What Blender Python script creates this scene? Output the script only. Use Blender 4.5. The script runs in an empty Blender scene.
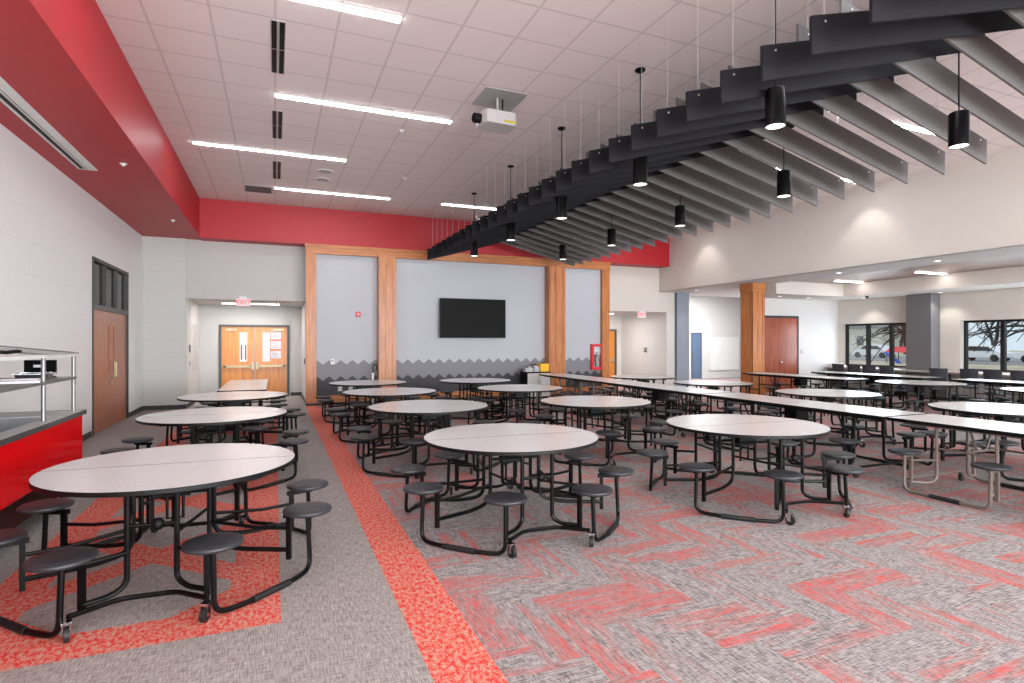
import bpy, math, random
from mathutils import Vector, Matrix
S = bpy.context.scene
C = S.collection
R = math.radians
PI = math.pi

# ------------------------------------------------------------------ camera, world, exposure
cam_d = bpy.data.cameras.new('camera'); cam = bpy.data.objects.new('camera', cam_d); C.objects.link(cam)
cam_d.sensor_width = 36; cam_d.lens = 20.0; cam_d.clip_start = 0.05; cam_d.clip_end = 400
cam.location = (0, 0, 1.6); cam.rotation_euler = (R(90), 0, R(-22.6))
S.camera = cam
S.view_settings.view_transform = 'Standard'; S.view_settings.look = 'None'
S.view_settings.gamma = 1; S.view_settings.use_curve_mapping = False
S.view_settings.exposure = 0.68
w = bpy.data.worlds.new('sky'); S.world = w; w.use_nodes = True
bg = w.node_tree.nodes['Background']; bg.inputs[0].default_value = (0.80, 0.90, 1.0, 1); bg.inputs[1].default_value = .62
sun_d = bpy.data.lights.new('sun', 'SUN'); sun_d.energy = 1.2; sun_d.angle = R(8); sun_d.color = (1, .95, .88)
sun = bpy.data.objects.new('sun', sun_d); C.objects.link(sun); sun.rotation_euler = (R(38), 0, R(200))
STRIP = 17.0      # emission of the ceiling light bars
def daylight(name, loc, size, energy, rot, col=(.88, .94, 1)):
    d = bpy.data.lights.new(name, 'AREA'); d.shape = 'RECTANGLE'; d.size, d.size_y = size; d.energy = energy; d.color = col
    o = bpy.data.objects.new(name, d); C.objects.link(o); o.location = loc; o.rotation_euler = rot
# fill added from a made-up glass wall behind the camera; daylight area lamps at the three windows of the right wall
daylight('fill_back', (6.5, -7.9, 2.2), (17, 3.2), 2400, (R(90), 0, 0), (.93, .965, 1))  # unseen fill, added to brighten ceiling and walls
for y, wdt in ((12.1, 1.7), (7.85, 3.2), (2.6, 3.3)):
    daylight('daylight_window', (17.25, y, 1.5), (1.3, wdt), 14*wdt, (0, R(90), 0), (.75, .87, 1))

# ------------------------------------------------------------------ materials
def lin(v):
    v /= 255.0
    return v / 12.92 if v <= .04045 else ((v + .055) / 1.055) ** 2.4
def rgb(r, g, b): return (lin(r), lin(g), lin(b), 1)
class NT:
    def __init__(s, name, rough=.6, metal=0, spec=.5):
        s.m = bpy.data.materials.new(name); s.m.use_nodes = True; s.t = s.m.node_tree
        s.b = s.t.nodes['Principled BSDF']; s.b.inputs['Roughness'].default_value = rough
        s.b.inputs['Metallic'].default_value = metal; s.b.inputs['Specular IOR Level'].default_value = spec
        s.tc = None
    def n(s, typ, **kw):
        o = s.t.nodes.new(typ)
        for k, v in kw.items(): setattr(o, k, v)
        return o
    def l(s, a, b): s.t.links.new(a, b)
    def put(s, inp, v):
        if hasattr(v, 'is_output') or isinstance(v, bpy.types.NodeSocket): s.l(v, inp)
        else: inp.default_value = v
    def coord(s, which='Object'):
        if s.tc is None: s.tc = s.n('ShaderNodeTexCoord')
        return s.tc.outputs[which]
    def wpos(s): return s.n('ShaderNodeNewGeometry').outputs['Position']
    def math(s, op, a, b=None, c=None, clamp=False):
        o = s.n('ShaderNodeMath', operation=op, use_clamp=clamp); s.put(o.inputs[0], a)
        if b is not None: s.put(o.inputs[1], b)
        if c is not None: s.put(o.inputs[2], c)
        return o.outputs[0]
    def sep(s, v): o = s.n('ShaderNodeSeparateXYZ'); s.l(v, o.inputs[0]); return o.outputs
    def comb(s, x, y, z):
        o = s.n('ShaderNodeCombineXYZ'); s.put(o.inputs[0], x); s.put(o.inputs[1], y); s.put(o.inputs[2], z); return o.outputs[0]
    def noise(s, v, scale, detail=2, rough=.5):
        o = s.n('ShaderNodeTexNoise'); s.l(v, o.inputs['Vector']); o.inputs['Scale'].default_value = scale
        o.inputs['Detail'].default_value = detail; o.inputs['Roughness'].default_value = rough; return o.outputs['Fac']
    def ramp(s, f, stops):
        o = s.n('ShaderNodeValToRGB'); s.l(f, o.inputs[0]); e = o.color_ramp.elements
        while len(e) < len(stops): e.new(.5)
        for i, (p, c) in enumerate(stops): e[i].position = p; e[i].color = c if len(c) == 4 else (*c, 1)
        return o.outputs[0]
    def mix(s, f, a, b):
        o = s.n('ShaderNodeMix', data_type='RGBA'); s.put(o.inputs[0], f); s.put(o.inputs[6], a); s.put(o.inputs[7], b); return o.outputs[2]
    def step(s, v, lo, hi):
        o = s.n('ShaderNodeMapRange'); o.interpolation_type = 'SMOOTHSTEP'; s.put(o.inputs[0], v)
        s.put(o.inputs[1], lo); s.put(o.inputs[2], hi); return o.outputs[0]
    def color(s, v): s.put(s.b.inputs['Base Color'], v); return s
    def bump(s, h, strength=.2, dist=.01):
        o = s.n('ShaderNodeBump'); s.l(h, o.inputs['Height']); o.inputs['Strength'].default_value = strength
        o.inputs['Distance'].default_value = dist; s.l(o.outputs[0], s.b.inputs['Normal']); return s
M = {}
def plain(name, col, rough=.6, metal=0, var=.05, scale=6, spec=.5):
    t = NT(name, rough, metal, spec)
    f = t.noise(t.coord(), scale, 3)
    d = tuple(c * (1 - var) for c in col[:3]) + (1,); u = tuple(min(1, c * (1 + var)) for c in col[:3]) + (1,)
    t.color(t.ramp(f, [(.3, d), (.7, u)])); M[name] = t.m; return t.m
def emit(name, col, strength, base=(.8, .8, .8)):
    m = bpy.data.materials.new(name); m.use_nodes = True; b = m.node_tree.nodes['Principled BSDF']
    b.inputs['Base Color'].default_value = (*base, 1); b.inputs['Emission Color'].default_value = (*col, 1)
    b.inputs['Emission Strength'].default_value = strength; M[name] = m
plain('paint_white', rgb(206, 203, 200), .7, var=.012)
plain('paint_warm', rgb(208, 202, 194), .7, var=.012)
plain('paint_grey', rgb(186, 184, 181), .7, var=.012)
plain('paint_grey_dark', rgb(112, 110, 112), .7, var=.012)
plain('paint_blue_grey', rgb(150, 160, 172), .7, var=.012)
plain('red_paint', rgb(176, 22, 34), .48, var=.04)
plain('red_gloss', rgb(214, 4, 14), .12, var=.03)
plain('base_rubber', rgb(52, 50, 50), .6)
plain('black_steel', rgb(6, 6, 7), .36, .0, spec=.2)
plain('black_plastic', rgb(8, 8, 9), .5, spec=.2)
plain('seat_plastic', rgb(42, 44, 48), .45, spec=.4)
plain('seat_plastic_grey', rgb(122, 124, 128), .42)
plain('rubber', rgb(14, 14, 14), .6)
plain('chrome', rgb(205, 205, 208), .18, 1)
plain('brushed_steel', rgb(138, 138, 138), .42, .8, scale=30)
plain('satin_brass', rgb(176, 160, 128), .4, .6)
plain('tan_steel', rgb(112, 102, 94), .4, .2)
plain('frame_grey', rgb(84, 82, 80), .5)
plain('frame_dark', rgb(42, 40, 40), .45)
plain('window_black', rgb(16, 17, 20), .4)
plain('white_plastic', rgb(222, 222, 220), .4)
plain('light_grey_plastic', rgb(176, 176, 176), .45)
plain('projector_shell', rgb(186, 184, 184), .45)
plain('label_yellow', rgb(190, 176, 50), .5)
plain('yellow_plastic', rgb(240, 180, 10), .4)
plain('red_plastic', rgb(205, 22, 36), .4)
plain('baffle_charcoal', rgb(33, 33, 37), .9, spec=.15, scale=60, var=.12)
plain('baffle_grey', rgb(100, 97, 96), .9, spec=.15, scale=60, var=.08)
plain('cable', rgb(200, 200, 205), .3, .6)
plain('granite', rgb(70, 68, 66), .25, scale=120, var=.5)
plain('counter_cream', rgb(196, 186, 176), .35)
plain('grass', rgb(168, 158, 138), .9, scale=.6, var=.25)
plain('asphalt', rgb(130, 130, 132), .9, scale=2)
plain('bark', rgb(60, 54, 52), .9, scale=20, var=.3)
plain('siding', rgb(214, 208, 200), .8)
plain('car_white', rgb(235, 235, 238), .2)
plain('car_glass', rgb(25, 28, 34), .1)
plain('blue_plastic', rgb(30, 90, 190), .4)
plain('paper', rgb(228, 222, 226), .7)
plain('door_lite', rgb(215, 220, 222), .1)
plain('tv_black', rgb(6, 6, 7), .5, spec=.12)
plain('dark_cloth', rgb(58, 60, 66), .75)
plain('blue_door', rgb(84, 104, 132), .4)
emit('strip', (.93, .96, 1), STRIP)
emit('strip_soft', (1, .93, .90), 9)
emit('lamp_disc', (1, .97, .92), 2.2)
emit('exit_red', (1, .03, .06), .55, (.6, .01, .02))
emit('exit_face', (1, .72, .72), .12, (.62, .55, .55))
emit('daylight_lite', (1, .98, .95), .12, (.55, .55, .55))  # glow put into the opaque lite, stands for daylight behind it

def wood(name, a, b, rough=.35, vert=True, sc=1.0):
    t = NT(name, rough); p = t.sep(t.coord())
    if vert: v = t.comb(t.math('MULTIPLY', p[0], 9 * sc), t.math('MULTIPLY', p[1], 9 * sc), t.math('MULTIPLY', p[2], .7 * sc))
    else: v = t.comb(t.math('MULTIPLY', p[0], .7 * sc), t.math('MULTIPLY', p[1], 9 * sc), t.math('MULTIPLY', p[2], 9 * sc))
    f = t.noise(v, 2.2, 5, .62); g = t.noise(v, 14, 2)
    f2 = t.math('ADD', t.math('MULTIPLY', f, .75), t.math('MULTIPLY', g, .25))
    t.color(t.ramp(f2, [(.32, a), (.66, b)])); M[name] = t.m
wood('oak', rgb(150, 84, 38), rgb(204, 132, 74))
wood('oak_horizontal', rgb(150, 84, 38), rgb(204, 132, 74), vert=False)
wood('oak_door', rgb(186, 108, 40), rgb(222, 146, 66), .3)
wood('cherry_door', rgb(140, 78, 48), rgb(178, 110, 76), .3)
wood('mahogany_door', rgb(128, 66, 46), rgb(160, 92, 72), .22)
wood('ceiling_wood', rgb(120, 92, 84), rgb(160, 126, 112), .3, vert=False)

def laminate(name, base, dark):
    t = NT(name, .24); f = t.noise(t.coord(), 260, 2, .7); g = t.noise(t.coord(), 3, 2)
    c = t.ramp(f, [(.40, dark), (.56, base)])
    t.color(t.mix(t.math('MULTIPLY', g, .12), c, dark)); M[name] = t.m
laminate('laminate', rgb(222, 222, 221), rgb(194, 193, 192))
def ceiling_tile():
    t = NT('ceiling_tile', .9, spec=.2); p = t.sep(t.wpos())
    def line(v, off):
        q = t.math('PINGPONG', t.math('ADD', v, off), .3065)      # distance to the grid line
        return t.math('LESS_THAN', q, .013)
    l = t.math('MAXIMUM', line(p[0], 0.0 + .613 * 40), line(p[1], -5.77 + .613 * 60))
    f = t.noise(t.wpos(), 180, 2); c = t.ramp(f, [(.35, rgb(228, 219, 216)), (.6, rgb(238, 229, 226))])
    t.color(t.mix(l, c, rgb(212, 203, 200))); M['ceiling_tile'] = t.m
ceiling_tile()
def block(name, col, axis):
    t = NT(name, .5); p = t.sep(t.wpos()); u = p[axis]; z = p[2]
    row = t.math('FLOOR', t.math('DIVIDE', z, .406))
    uu = t.math('ADD', u, t.math('MULTIPLY', t.math('MODULO', row, 2), .406))
    def near(v, period):
        q = t.math('PINGPONG', t.math('ADD', v, period * 40), period / 2); return t.math('LESS_THAN', q, .0055)
    j = t.math('MAXIMUM', near(z, .406), near(uu, .812))
    f = t.noise(t.wpos(), 30, 3)
    t.color(t.mix(t.math('MULTIPLY', j, .35), col, tuple(c * .8 for c in col[:3]) + (1,)))
    t.bump(t.math('SUBTRACT', t.math('MULTIPLY', f, .3), t.math('MULTIPLY', j, .8)), .25, .004); M[name] = t.m
block('block_white', rgb(226, 226, 225), 1)
block('block_grey', rgb(188, 187, 182), 0)

def zigzag():
    t = NT('zigzag_paint', .6); p = t.sep(t.wpos())
    q = t.math('PINGPONG', t.math('ADD', p[0], -1.26 + .288 * 40), .144)  # 0 at a peak
    d = t.math('MULTIPLY', q, .80)
    z1 = t.math('LESS_THAN', p[2], t.math('SUBTRACT', 1.125, d)); z2 = t.math('LESS_THAN', p[2], t.math('SUBTRACT', .715, d))
    c = t.mix(z1, rgb(178, 180, 186), rgb(122, 122, 128)); c = t.mix(z2, c, rgb(58, 58, 62))
    t.color(c); M['zigzag_paint'] = t.m
zigzag()

def weave(t, p, sx=1.0):
    a = t.comb(t.math('MULTIPLY', p[0], 150), t.math('MULTIPLY', p[1], 13), 0); b = t.comb(t.math('MULTIPLY', p[0], 13), t.math('MULTIPLY', p[1], 150), 3)
    return t.math('MULTIPLY_ADD', t.noise(a, 1, 2), .5, t.math('MULTIPLY', t.noise(b, 1, 2), .5))
GL, GD = rgb(178, 175, 173), rgb(102, 99, 98)
def redmottle(t, pos):
    q = t.sep(pos); pos = t.comb(q[0], t.math('MULTIPLY', q[1], .6), 0); f = t.noise(pos, 42, 4, .75); g = t.noise(pos, 150, 2, .6)
    h = t.math('ADD', t.math('MULTIPLY', f, .7), t.math('MULTIPLY', g, .3))
    return t.ramp(h, [(.38, rgb(186, 160, 144)), (.48, rgb(204, 132, 116)), (.53, rgb(206, 70, 62)), (.66, rgb(196, 32, 30))])
def carpet_left():
    t = NT('carpet_grey_weave', .95, spec=.1); p = t.sep(t.wpos()); wv = weave(t, p)
    big = t.noise(t.wpos(), 1.3, 2)
    grey = t.mix(t.step(wv, .34, .66), GD, GL); grey = t.mix(t.math('MULTIPLY', big, .35), grey, rgb(140, 132, 128))
    # ring: X in [-1.67, .03], Y from 3.5 on; bands .30 wide, crossing diagonals inside
    x, y = p[0], p[1]
    def within(v, a, b): return t.math('MULTIPLY', t.math('GREATER_THAN', v, a), t.math('LESS_THAN', v, b))
    inring = t.math('MULTIPLY', within(x, -1.67, .03), within(y, 3.5, 13.2))
    inner = t.math('MULTIPLY', within(x, -1.37, -.27), within(y, 3.8, 12.9))
    cx = t.math('ABSOLUTE', t.math('ADD', x, .82))
    def diag(off):                        # |x-c| = distance of y from the crossing, repeated
        q = t.math('PINGPONG', t.math('ADD', y, off), .78)
        return t.math('LESS_THAN', t.math('ABSOLUTE', t.math('SUBTRACT', q, cx)), .16)
    mask = t.math('MULTIPLY', inring, t.math('MAXIMUM', t.math('SUBTRACT', 1, inner), diag(-4.95 + 15.6)))
    t.color(t.mix(mask, t.mix(.12, grey, rgb(180, 165, 150)), redmottle(t, t.wpos())))
    t.bump(wv, .5, .006); M['carpet_grey_weave'] = t.m
def carpet_strip():
    t = NT('carpet_red_strip', .95, spec=.1); t.color(redmottle(t, t.wpos())); t.bump(t.noise(t.wpos(), 200, 1), .4, .005); M['carpet_red_strip'] = t.m
def carpet_plank():
    t = NT('carpet_planks', .95, spec=.1); at = t.n('ShaderNodeAttribute'); at.attribute_name = 'plank'
    s = t.n('ShaderNodeSeparateColor'); t.l(at.outputs['Color'], s.inputs[0]); d, r1, r2 = s.outputs
    p = t.sep(t.wpos())
    def sel(a, b): return t.math('ADD', t.math('MULTIPLY', a, d), t.math('MULTIPLY', b, t.math('SUBTRACT', 1, d)))
    al = sel(p[0], p[1]); ac = sel(p[1], p[0])     # d = 1: plank runs along X
    sd = t.math('MULTIPLY', r1, 57.0)
    fine = t.noise(t.comb(t.math('MULTIPLY', al, 12), t.math('MULTIPLY', ac, 170), sd), 1, 2)
    cross = t.noise(t.comb(t.math('MULTIPLY', al, 150), t.math('MULTIPLY', ac, 24), sd), 1, 2)
    grey = t.mix(t.step(t.math('MULTIPLY_ADD', fine, .6, t.math('MULTIPLY', cross, .4)), .34, .64), rgb(92, 89, 88), rgb(172, 168, 166))
    band = t.noise(t.comb(t.math('MULTIPLY', al, 1.1), t.math('MULTIPLY', ac, 9), sd), 1, 3, .6)
    lo = t.math('SUBTRACT', .57, t.math('MULTIPLY', r2, .24))
    m = t.step(band, lo, t.math('ADD', lo, .20))
    line = t.step(fine, .40, .60)
    m = t.math('MULTIPLY', m, t.math('MULTIPLY_ADD', line, .5, .3))
    red = t.mix(t.step(t.noise(t.comb(t.math('MULTIPLY', al, 9), t.math('MULTIPLY', ac, 40), sd), 1, 2), .40, .60), rgb(172, 112, 108), rgb(208, 66, 60))
    t.color(t.mix(m, grey, red)); t.bump(fine, .4, .005); M['carpet_planks'] = t.m
carpet_left(); carpet_strip(); carpet_plank()
def glass():
    m = bpy.data.materials.new('glass_pane'); m.use_nodes = True; t = m.node_tree; t.nodes.clear()
    o = t.nodes.new('ShaderNodeOutputMaterial'); mx = t.nodes.new('ShaderNodeMixShader'); tr = t.nodes.new('ShaderNodeBsdfTransparent')
    tr.inputs[0].default_value = (.94, .97, .97, 1); g = t.nodes.new('ShaderNodeBsdfGlossy'); g.inputs['Roughness'].default_value = .03
    f = t.nodes.new('ShaderNodeFresnel'); f.inputs[0].default_value = 1.45
    t.links.new(f.outputs[0], mx.inputs[0]); t.links.new(tr.outputs[0], mx.inputs[1]); t.links.new(g.outputs[0], mx.inputs[2]); t.links.new(mx.outputs[0], o.inputs[0])
    M['glass'] = m
glass()

# ------------------------------------------------------------------ mesh helpers
class MB:
    def __init__(s): s.v = []; s.f = []; s.mi = []; s.cur = 0
    def mat(s, i): s.cur = i; return s
    def add(s, vs, fs):
        b = len(s.v); s.v += [tuple(v) for v in vs]
        for f in fs: s.f.append(tuple(i + b for i in f)); s.mi.append(s.cur)
        return s
    def box(s, x0, x1, y0, y1, z0, z1):
        return s.add([(x0,y0,z0),(x1,y0,z0),(x1,y1,z0),(x0,y1,z0),(x0,y0,z1),(x1,y0,z1),(x1,y1,z1),(x0,y1,z1)],
                     [(0,3,2,1),(4,5,6,7),(0,1,5,4),(1,2,6,5),(2,3,7,6),(3,0,4,7)])
    def obox(s, c, size, rz=0, rx=0, ry=0):
        m = Matrix.Translation(c) @ Matrix.Rotation(rz, 4, 'Z') @ Matrix.Rotation(ry, 4, 'Y') @ Matrix.Rotation(rx, 4, 'X')
        h = [q / 2 for q in size]; vs = []
        for z in (-1, 1):
            for x, y in ((-1,-1),(1,-1),(1,1),(-1,1)): vs.append(m @ Vector((x*h[0], y*h[1], z*h[2])))
        return s.add(vs, [(0,3,2,1),(4,5,6,7),(0,1,5,4),(1,2,6,5),(2,3,7,6),(3,0,4,7)])
    def prism(s, pts, axis, a, b):
        """polygon pts (2d) extruded along axis (0,1,2) from a to b"""
        def mk(p, q):
            if axis == 0: return (q, p[0], p[1])
            if axis == 1: return (p[0], q, p[1])
            return (p[0], p[1], q)
        n = len(pts); vs = [mk(p, a) for p in pts] + [mk(p, b) for p in pts]
        fs = [tuple(range(n)), tuple(range(2*n-1, n-1, -1))] + [(i, i+n, (i+1) % n + n, (i+1) % n) for i in range(n)]
        return s.add(vs, fs)
    def tube(s, pts, r, n=8, cap=True):
        pts = [Vector(p) for p in pts]; N = len(pts); rings = []; up = None
        for i, p in enumerate(pts):
            d = (pts[min(i+1, N-1)] - pts[max(i-1, 0)]).normalized()
            if up is None:
                up = Vector((0,0,1)) if abs(d.z) < .9 else Vector((1,0,0))
            up = (up - d * up.dot(d)).normalized(); sd = d.cross(up)
            rr = r[i] if isinstance(r, (list, tuple)) else r
            rings.append([p + (up * math.cos(2*PI*k/n) + sd * math.sin(2*PI*k/n)) * rr for k in range(n)])
        vs = [v for q in rings for v in q]; fs = []
        for i in range(N-1):
            for k in range(n):
                a = i*n+k; b = i*n+(k+1) % n; fs.append((a, b, b+n, a+n))
        if cap: fs += [tuple(range(n-1, -1, -1)), tuple(range((N-1)*n, N*n))]
        return s.add(vs, fs)
    def lathe(s, prof, c=(0,0,0), n=24, axis='Z'):
        vs = []; fs = []; L = len(prof)
        for r, z in prof:
            for k in range(n):
                a = 2*PI*k/n; p = (r*math.cos(a), r*math.sin(a), z)
                if axis == 'X': p = (p[2], p[0], p[1])
                if axis == 'Y': p = (p[0], p[2], p[1])
                vs.append((p[0]+c[0], p[1]+c[1], p[2]+c[2]))
        for i in range(L-1):
            for k in range(n): fs.append((i*n+k, i*n+(k+1) % n, (i+1)*n+(k+1) % n, (i+1)*n+k))
        fs += [tuple(range(n-1, -1, -1)), tuple(range((L-1)*n, L*n))]
        return s.add(vs, fs)
    def cyl(s, c, r, h, n=20, axis='Z'): return s.lathe([(r, 0), (r, h)], c, n, axis)
    def build(s, name, mats, parent=None, smooth=True, bevel=0, loc=None):
        me = bpy.data.meshes.new(name); me.from_pydata(s.v, [], s.f)
        if not isinstance(mats, (list, tuple)): mats = [mats]
        for m in mats: me.materials.append(M[m])
        if len(mats) > 1: me.polygons.foreach_set('material_index', s.mi)
        import bmesh
        bm = bmesh.new(); bm.from_mesh(me); bmesh.ops.recalc_face_normals(bm, faces=bm.faces)
        if bevel: bmesh.ops.bevel(bm, geom=[e for e in bm.edges if len(e.link_faces) == 2 and e.calc_face_angle(0) > .6], offset=bevel, segments=2, affect='EDGES', profile=.6)
        bm.to_mesh(me); bm.free()
        if smooth:
            me.polygons.foreach_set('use_smooth', [True]*len(me.polygons)); me.set_sharp_from_angle(angle=R(38))
        o = bpy.data.objects.new(name, me); C.objects.link(o)
        if parent: o.parent = parent
        if loc: o.location = loc
        return o
def fillet(pts, r, n=4):
    pts = [Vector(p) for p in pts]; out = [pts[0]]
    for i in range(1, len(pts)-1):
        a, b, c = pts[i-1], pts[i], pts[i+1]; u = (a-b); v = (c-b); rr = min(r, u.length*.49, v.length*.49)
        p0 = b + u.normalized()*rr; p1 = b + v.normalized()*rr
        for k in range(n+1):
            t = k/n; out.append(p0*(1-t)**2 + b*2*t*(1-t) + p1*t*t)
    out.append(pts[-1]); return out
def tag(o, label, cat, group=None):
    o['label'] = label; o['category'] = cat
    if group: o['group'] = group
    return o
def thing(name, label, cat, loc=(0,0,0), rz=0, group=None):
    o = bpy.data.objects.new(name, None); C.objects.link(o); o.location = loc; o.rotation_euler = (0,0,rz)
    o.empty_display_size = .1
    return tag(o, label, cat, group)
def struct(o): o['kind'] = 'structure'; return o
def sempty(name, loc=(0,0,0)):
    o = bpy.data.objects.new(name, None); C.objects.link(o); o.location = loc; return struct(o)
KIDS = {}
def kids(o): return [c for c in C.objects if c.parent == o]
def copy_tree(o, parent=None, cache=None):
    c = o.copy(); C.objects.link(c)
    if parent: c.parent = parent
    for ch in kids(o): copy_tree(ch, c)
    return c
def sbox(name, mat, x0, x1, y0, y1, z0, z1, parent=None):
    o = MB().box(x0,x1,y0,y1,z0,z1).build(name, mat, parent, smooth=False)
    return o if parent else struct(o)
def text(name, body, size, mat, loc, rot, parent, ext=.002):
    cu = bpy.data.curves.new(name, 'FONT'); cu.body = body; cu.size = size; cu.extrude = ext; cu.align_x = 'CENTER'; cu.align_y = 'CENTER'
    tmp = bpy.data.objects.new('tmp', cu); C.objects.link(tmp); dg = bpy.context.evaluated_depsgraph_get(); dg.update()
    me = bpy.data.meshes.new_from_object(tmp.evaluated_get(dg)); C.objects.unlink(tmp); bpy.data.objects.remove(tmp)
    me.name = name; me.materials.clear(); me.materials.append(M[mat]); o = bpy.data.objects.new(name, me); C.objects.link(o); o.parent = parent; o.location = loc; o.rotation_euler = rot
    return o
def area(name, loc, size, energy, rot=(0,0,0), col=(1,1,1)):
    d = bpy.data.lights.new(name, 'AREA'); d.shape = 'RECTANGLE'; d.size, d.size_y = size; d.energy = energy; d.color = col
    o = bpy.data.objects.new(name, d); C.objects.link(o); o.location = loc; o.rotation_euler = rot; return o
def spot(name, loc, energy, angle=90, col=(1, .95, .88), blend=.6, rad=.04):
    d = bpy.data.lights.new(name, 'SPOT'); d.energy = energy; d.spot_size = R(angle); d.spot_blend = blend; d.color = col; d.shadow_soft_size = rad
    o = bpy.data.objects.new(name, d); C.objects.link(o); o.location = loc; return o

# ------------------------------------------------------------------ the room shell
CE = 4.95           # main ceiling
def floor():
    import random as rd
    rr = rd.Random(4); vs = []; fs = []; mi = []; at = []
    def quad(x0, x1, y0, y1, m, a=(0,0,0,1)):
        b = len(vs); vs.extend([(x0,y0,0),(x1,y0,0),(x1,y1,0),(x0,y1,0)]); fs.append((b,b+1,b+2,b+3)); mi.append(m); at.append(a)
    quad(-3.6, .69, -8, 20.2, 0); quad(.69, 1.01, -8, 14.98, 1); quad(.69, 1.01, 14.98, 20.2, 0)
    w, n = .23, 3; X0, X1, Y0, Y1 = 1.01, 20.2, -8.0, 20.2
    for j in range(int(Y0/w)-4, int(Y1/w)+2):
        for i in range(-int(X1/w)-4, 4):
            r = (i - j) % (2*n)
            if r == 0: a = (i*w, (i+n)*w, j*w, (j+1)*w, 1)
            elif r == 2*n-1: a = (i*w, (i+1)*w, j*w, (j+n)*w, 0)
            else: continue
            x0, x1 = -a[1]+1.01, -a[0]+1.01; x0, x1 = max(x0, X0), min(x1, X1); y0, y1 = max(a[2], Y0), min(a[3], Y1)
            if x1-x0 < 1e-4 or y1-y0 < 1e-4: continue
            quad(x0, x1, y0, y1, 2, (a[4], rr.random(), rr.random(), 1))
    me = bpy.data.meshes.new('floor'); me.from_pydata(vs, [], fs)
    for m in ('carpet_grey_weave', 'carpet_red_strip', 'carpet_planks'): me.materials.append(M[m])
    me.polygons.foreach_set('material_index', mi)
    c = me.attributes.new('plank', 'FLOAT_COLOR', 'CORNER'); k = 0
    flat = []
    for q in at: flat += list(q)*4
    c.data.foreach_set('color', flat)
    o = bpy.data.objects.new('floor', me); C.objects.link(o); struct(o)
floor()
# ceiling of the main hall
struct(MB().box(-1.65, 11.8, -8, 15.08, CE, CE+.1).build('ceiling', 'ceiling_tile', smooth=False))
# left wall with the opening of the cherry doors
wl = MB(); wl.box(-3.05, -2.85, -8, 11.57, 0, CE); wl.box(-3.05, -2.85, 14.1, 15.7, 0, CE); wl.box(-3.05, -2.85, 11.57, 14.1, 3.04, CE)
struct(wl.build('wall_left', 'block_white', smooth=False))
sbox('wall_left_end', 'block_grey', -2.85, -1.97, 15.5, 15.7, 0, CE)
# red bulkhead round the high ceiling
sb = MB().box(-2.85, -1.63, -8, 15.62, 4.05, CE).box(-1.63, 11.78, 15.05, 15.62, 4.03, CE)
struct(sb.build('trim_1', 'red_paint', smooth=False))
# far wall: header over the left passage, painted feature wall, header over the right passage
sbox('wall_far_left_header', 'paint_grey', -1.97, .72, 15.55, 15.75, 2.63, CE)
sbox('wall_far', 'zigzag_paint', .72, 9.5, 15.12, 15.3, 0, 4.03)
sbox('wall_far_right_header', 'paint_warm', 9.5, 12.43, 15.6, 15.8, 2.58, CE)
sbox('wall_far_right_stub', 'paint_white', 12.1, 12.43, 15.6, 18.3, 0, 2.58)
# left passage
lp = MB().box(-2.15, -1.95, 15.7, 18.2, 0, 2.63).box(.72, .92, 15.3, 18.2, 0, 2.63)
struct(lp.build('wall_left_passage', 'paint_white', smooth=False))
sbox('ceiling_left_passage', 'paint_white', -1.95, .72, 15.75, 18.2, 2.63, 2.7)
pw = MB().box(-1.95, -1.47, 18.0, 18.2, 0, 2.63).box(.39, .72, 18.0, 18.2, 0, 2.63).box(-1.47, .39, 18.0, 18.2, 2.08, 2.63)
struct(pw.build('wall_left_passage_end', 'paint_grey', smooth=False))
# right passage
sbox('ceiling_right_passage', 'paint_white', 9.5, 12.1, 15.8, 18.4, 2.58, 2.66)
rp = MB().box(9.3, 9.5, 15.3, 18.4, 0, 2.58); struct(rp.build('wall_right_passage_side', 'paint_white', smooth=False))
pe = MB().box(9.5, 10.9, 18.3, 18.5, 0, 2.58).box(11.88, 12.43, 18.3, 18.5, 0, 2.58).box(10.9, 11.88, 18.3, 18.5, 2.06, 2.58)
struct(pe.build('wall_right_passage_end', 'paint_warm', smooth=False))
# fascia over the opening to the window side
sbox('wall_right_fascia', 'paint_warm', 11.8, 12.0, -8, 15.6, 3.25, CE)
sf = MB().box(11.98, 13.05, -8, 16.4, 3.25, 3.45); sf.box(13.05, 20, 13.5, 16.4, 3.25, 3.45); sf.box(11.8, 11.98, -8, 15.6, 3.2495, 3.26)
struct(sf.build('ceiling_beam_soffit', 'paint_white', smooth=False))
sbox('ceiling_window_side', 'ceiling_wood', 13.05, 15.75, -8, 13.3, 3.32, 3.42)
ps = MB().box(15.75, 17.5, -8, 13.3, 2.95, 3.45).box(13.05, 15.75, 11.95, 13.3, 2.95, 3.40)
struct(ps.build('ceiling_perimeter_soffit', 'paint_warm', smooth=False))
# alcove behind the oak column
al = MB().box(12.45, 20, 19.5, 19.7, 0, 3.7).prism([(14.8, 13.5), (15.0, 13.5), (20.0, 19.7), (19.8, 19.7)], 2, 0, 3.7).box(12.3, 12.45, 15.8, 19.7, 0, 3.7)
struct(al.build('wall_alcove', 'paint_white', smooth=False))
sbox('ceiling_alcove', 'paint_white', 12.3, 20.2, 16.4, 19.7, 3.6, 3.7)
struct(MB().box(13.75, 17.5, 13.3, 13.5, 0, 3.45).build('wall_right_back', 'paint_white', smooth=False))
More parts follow.
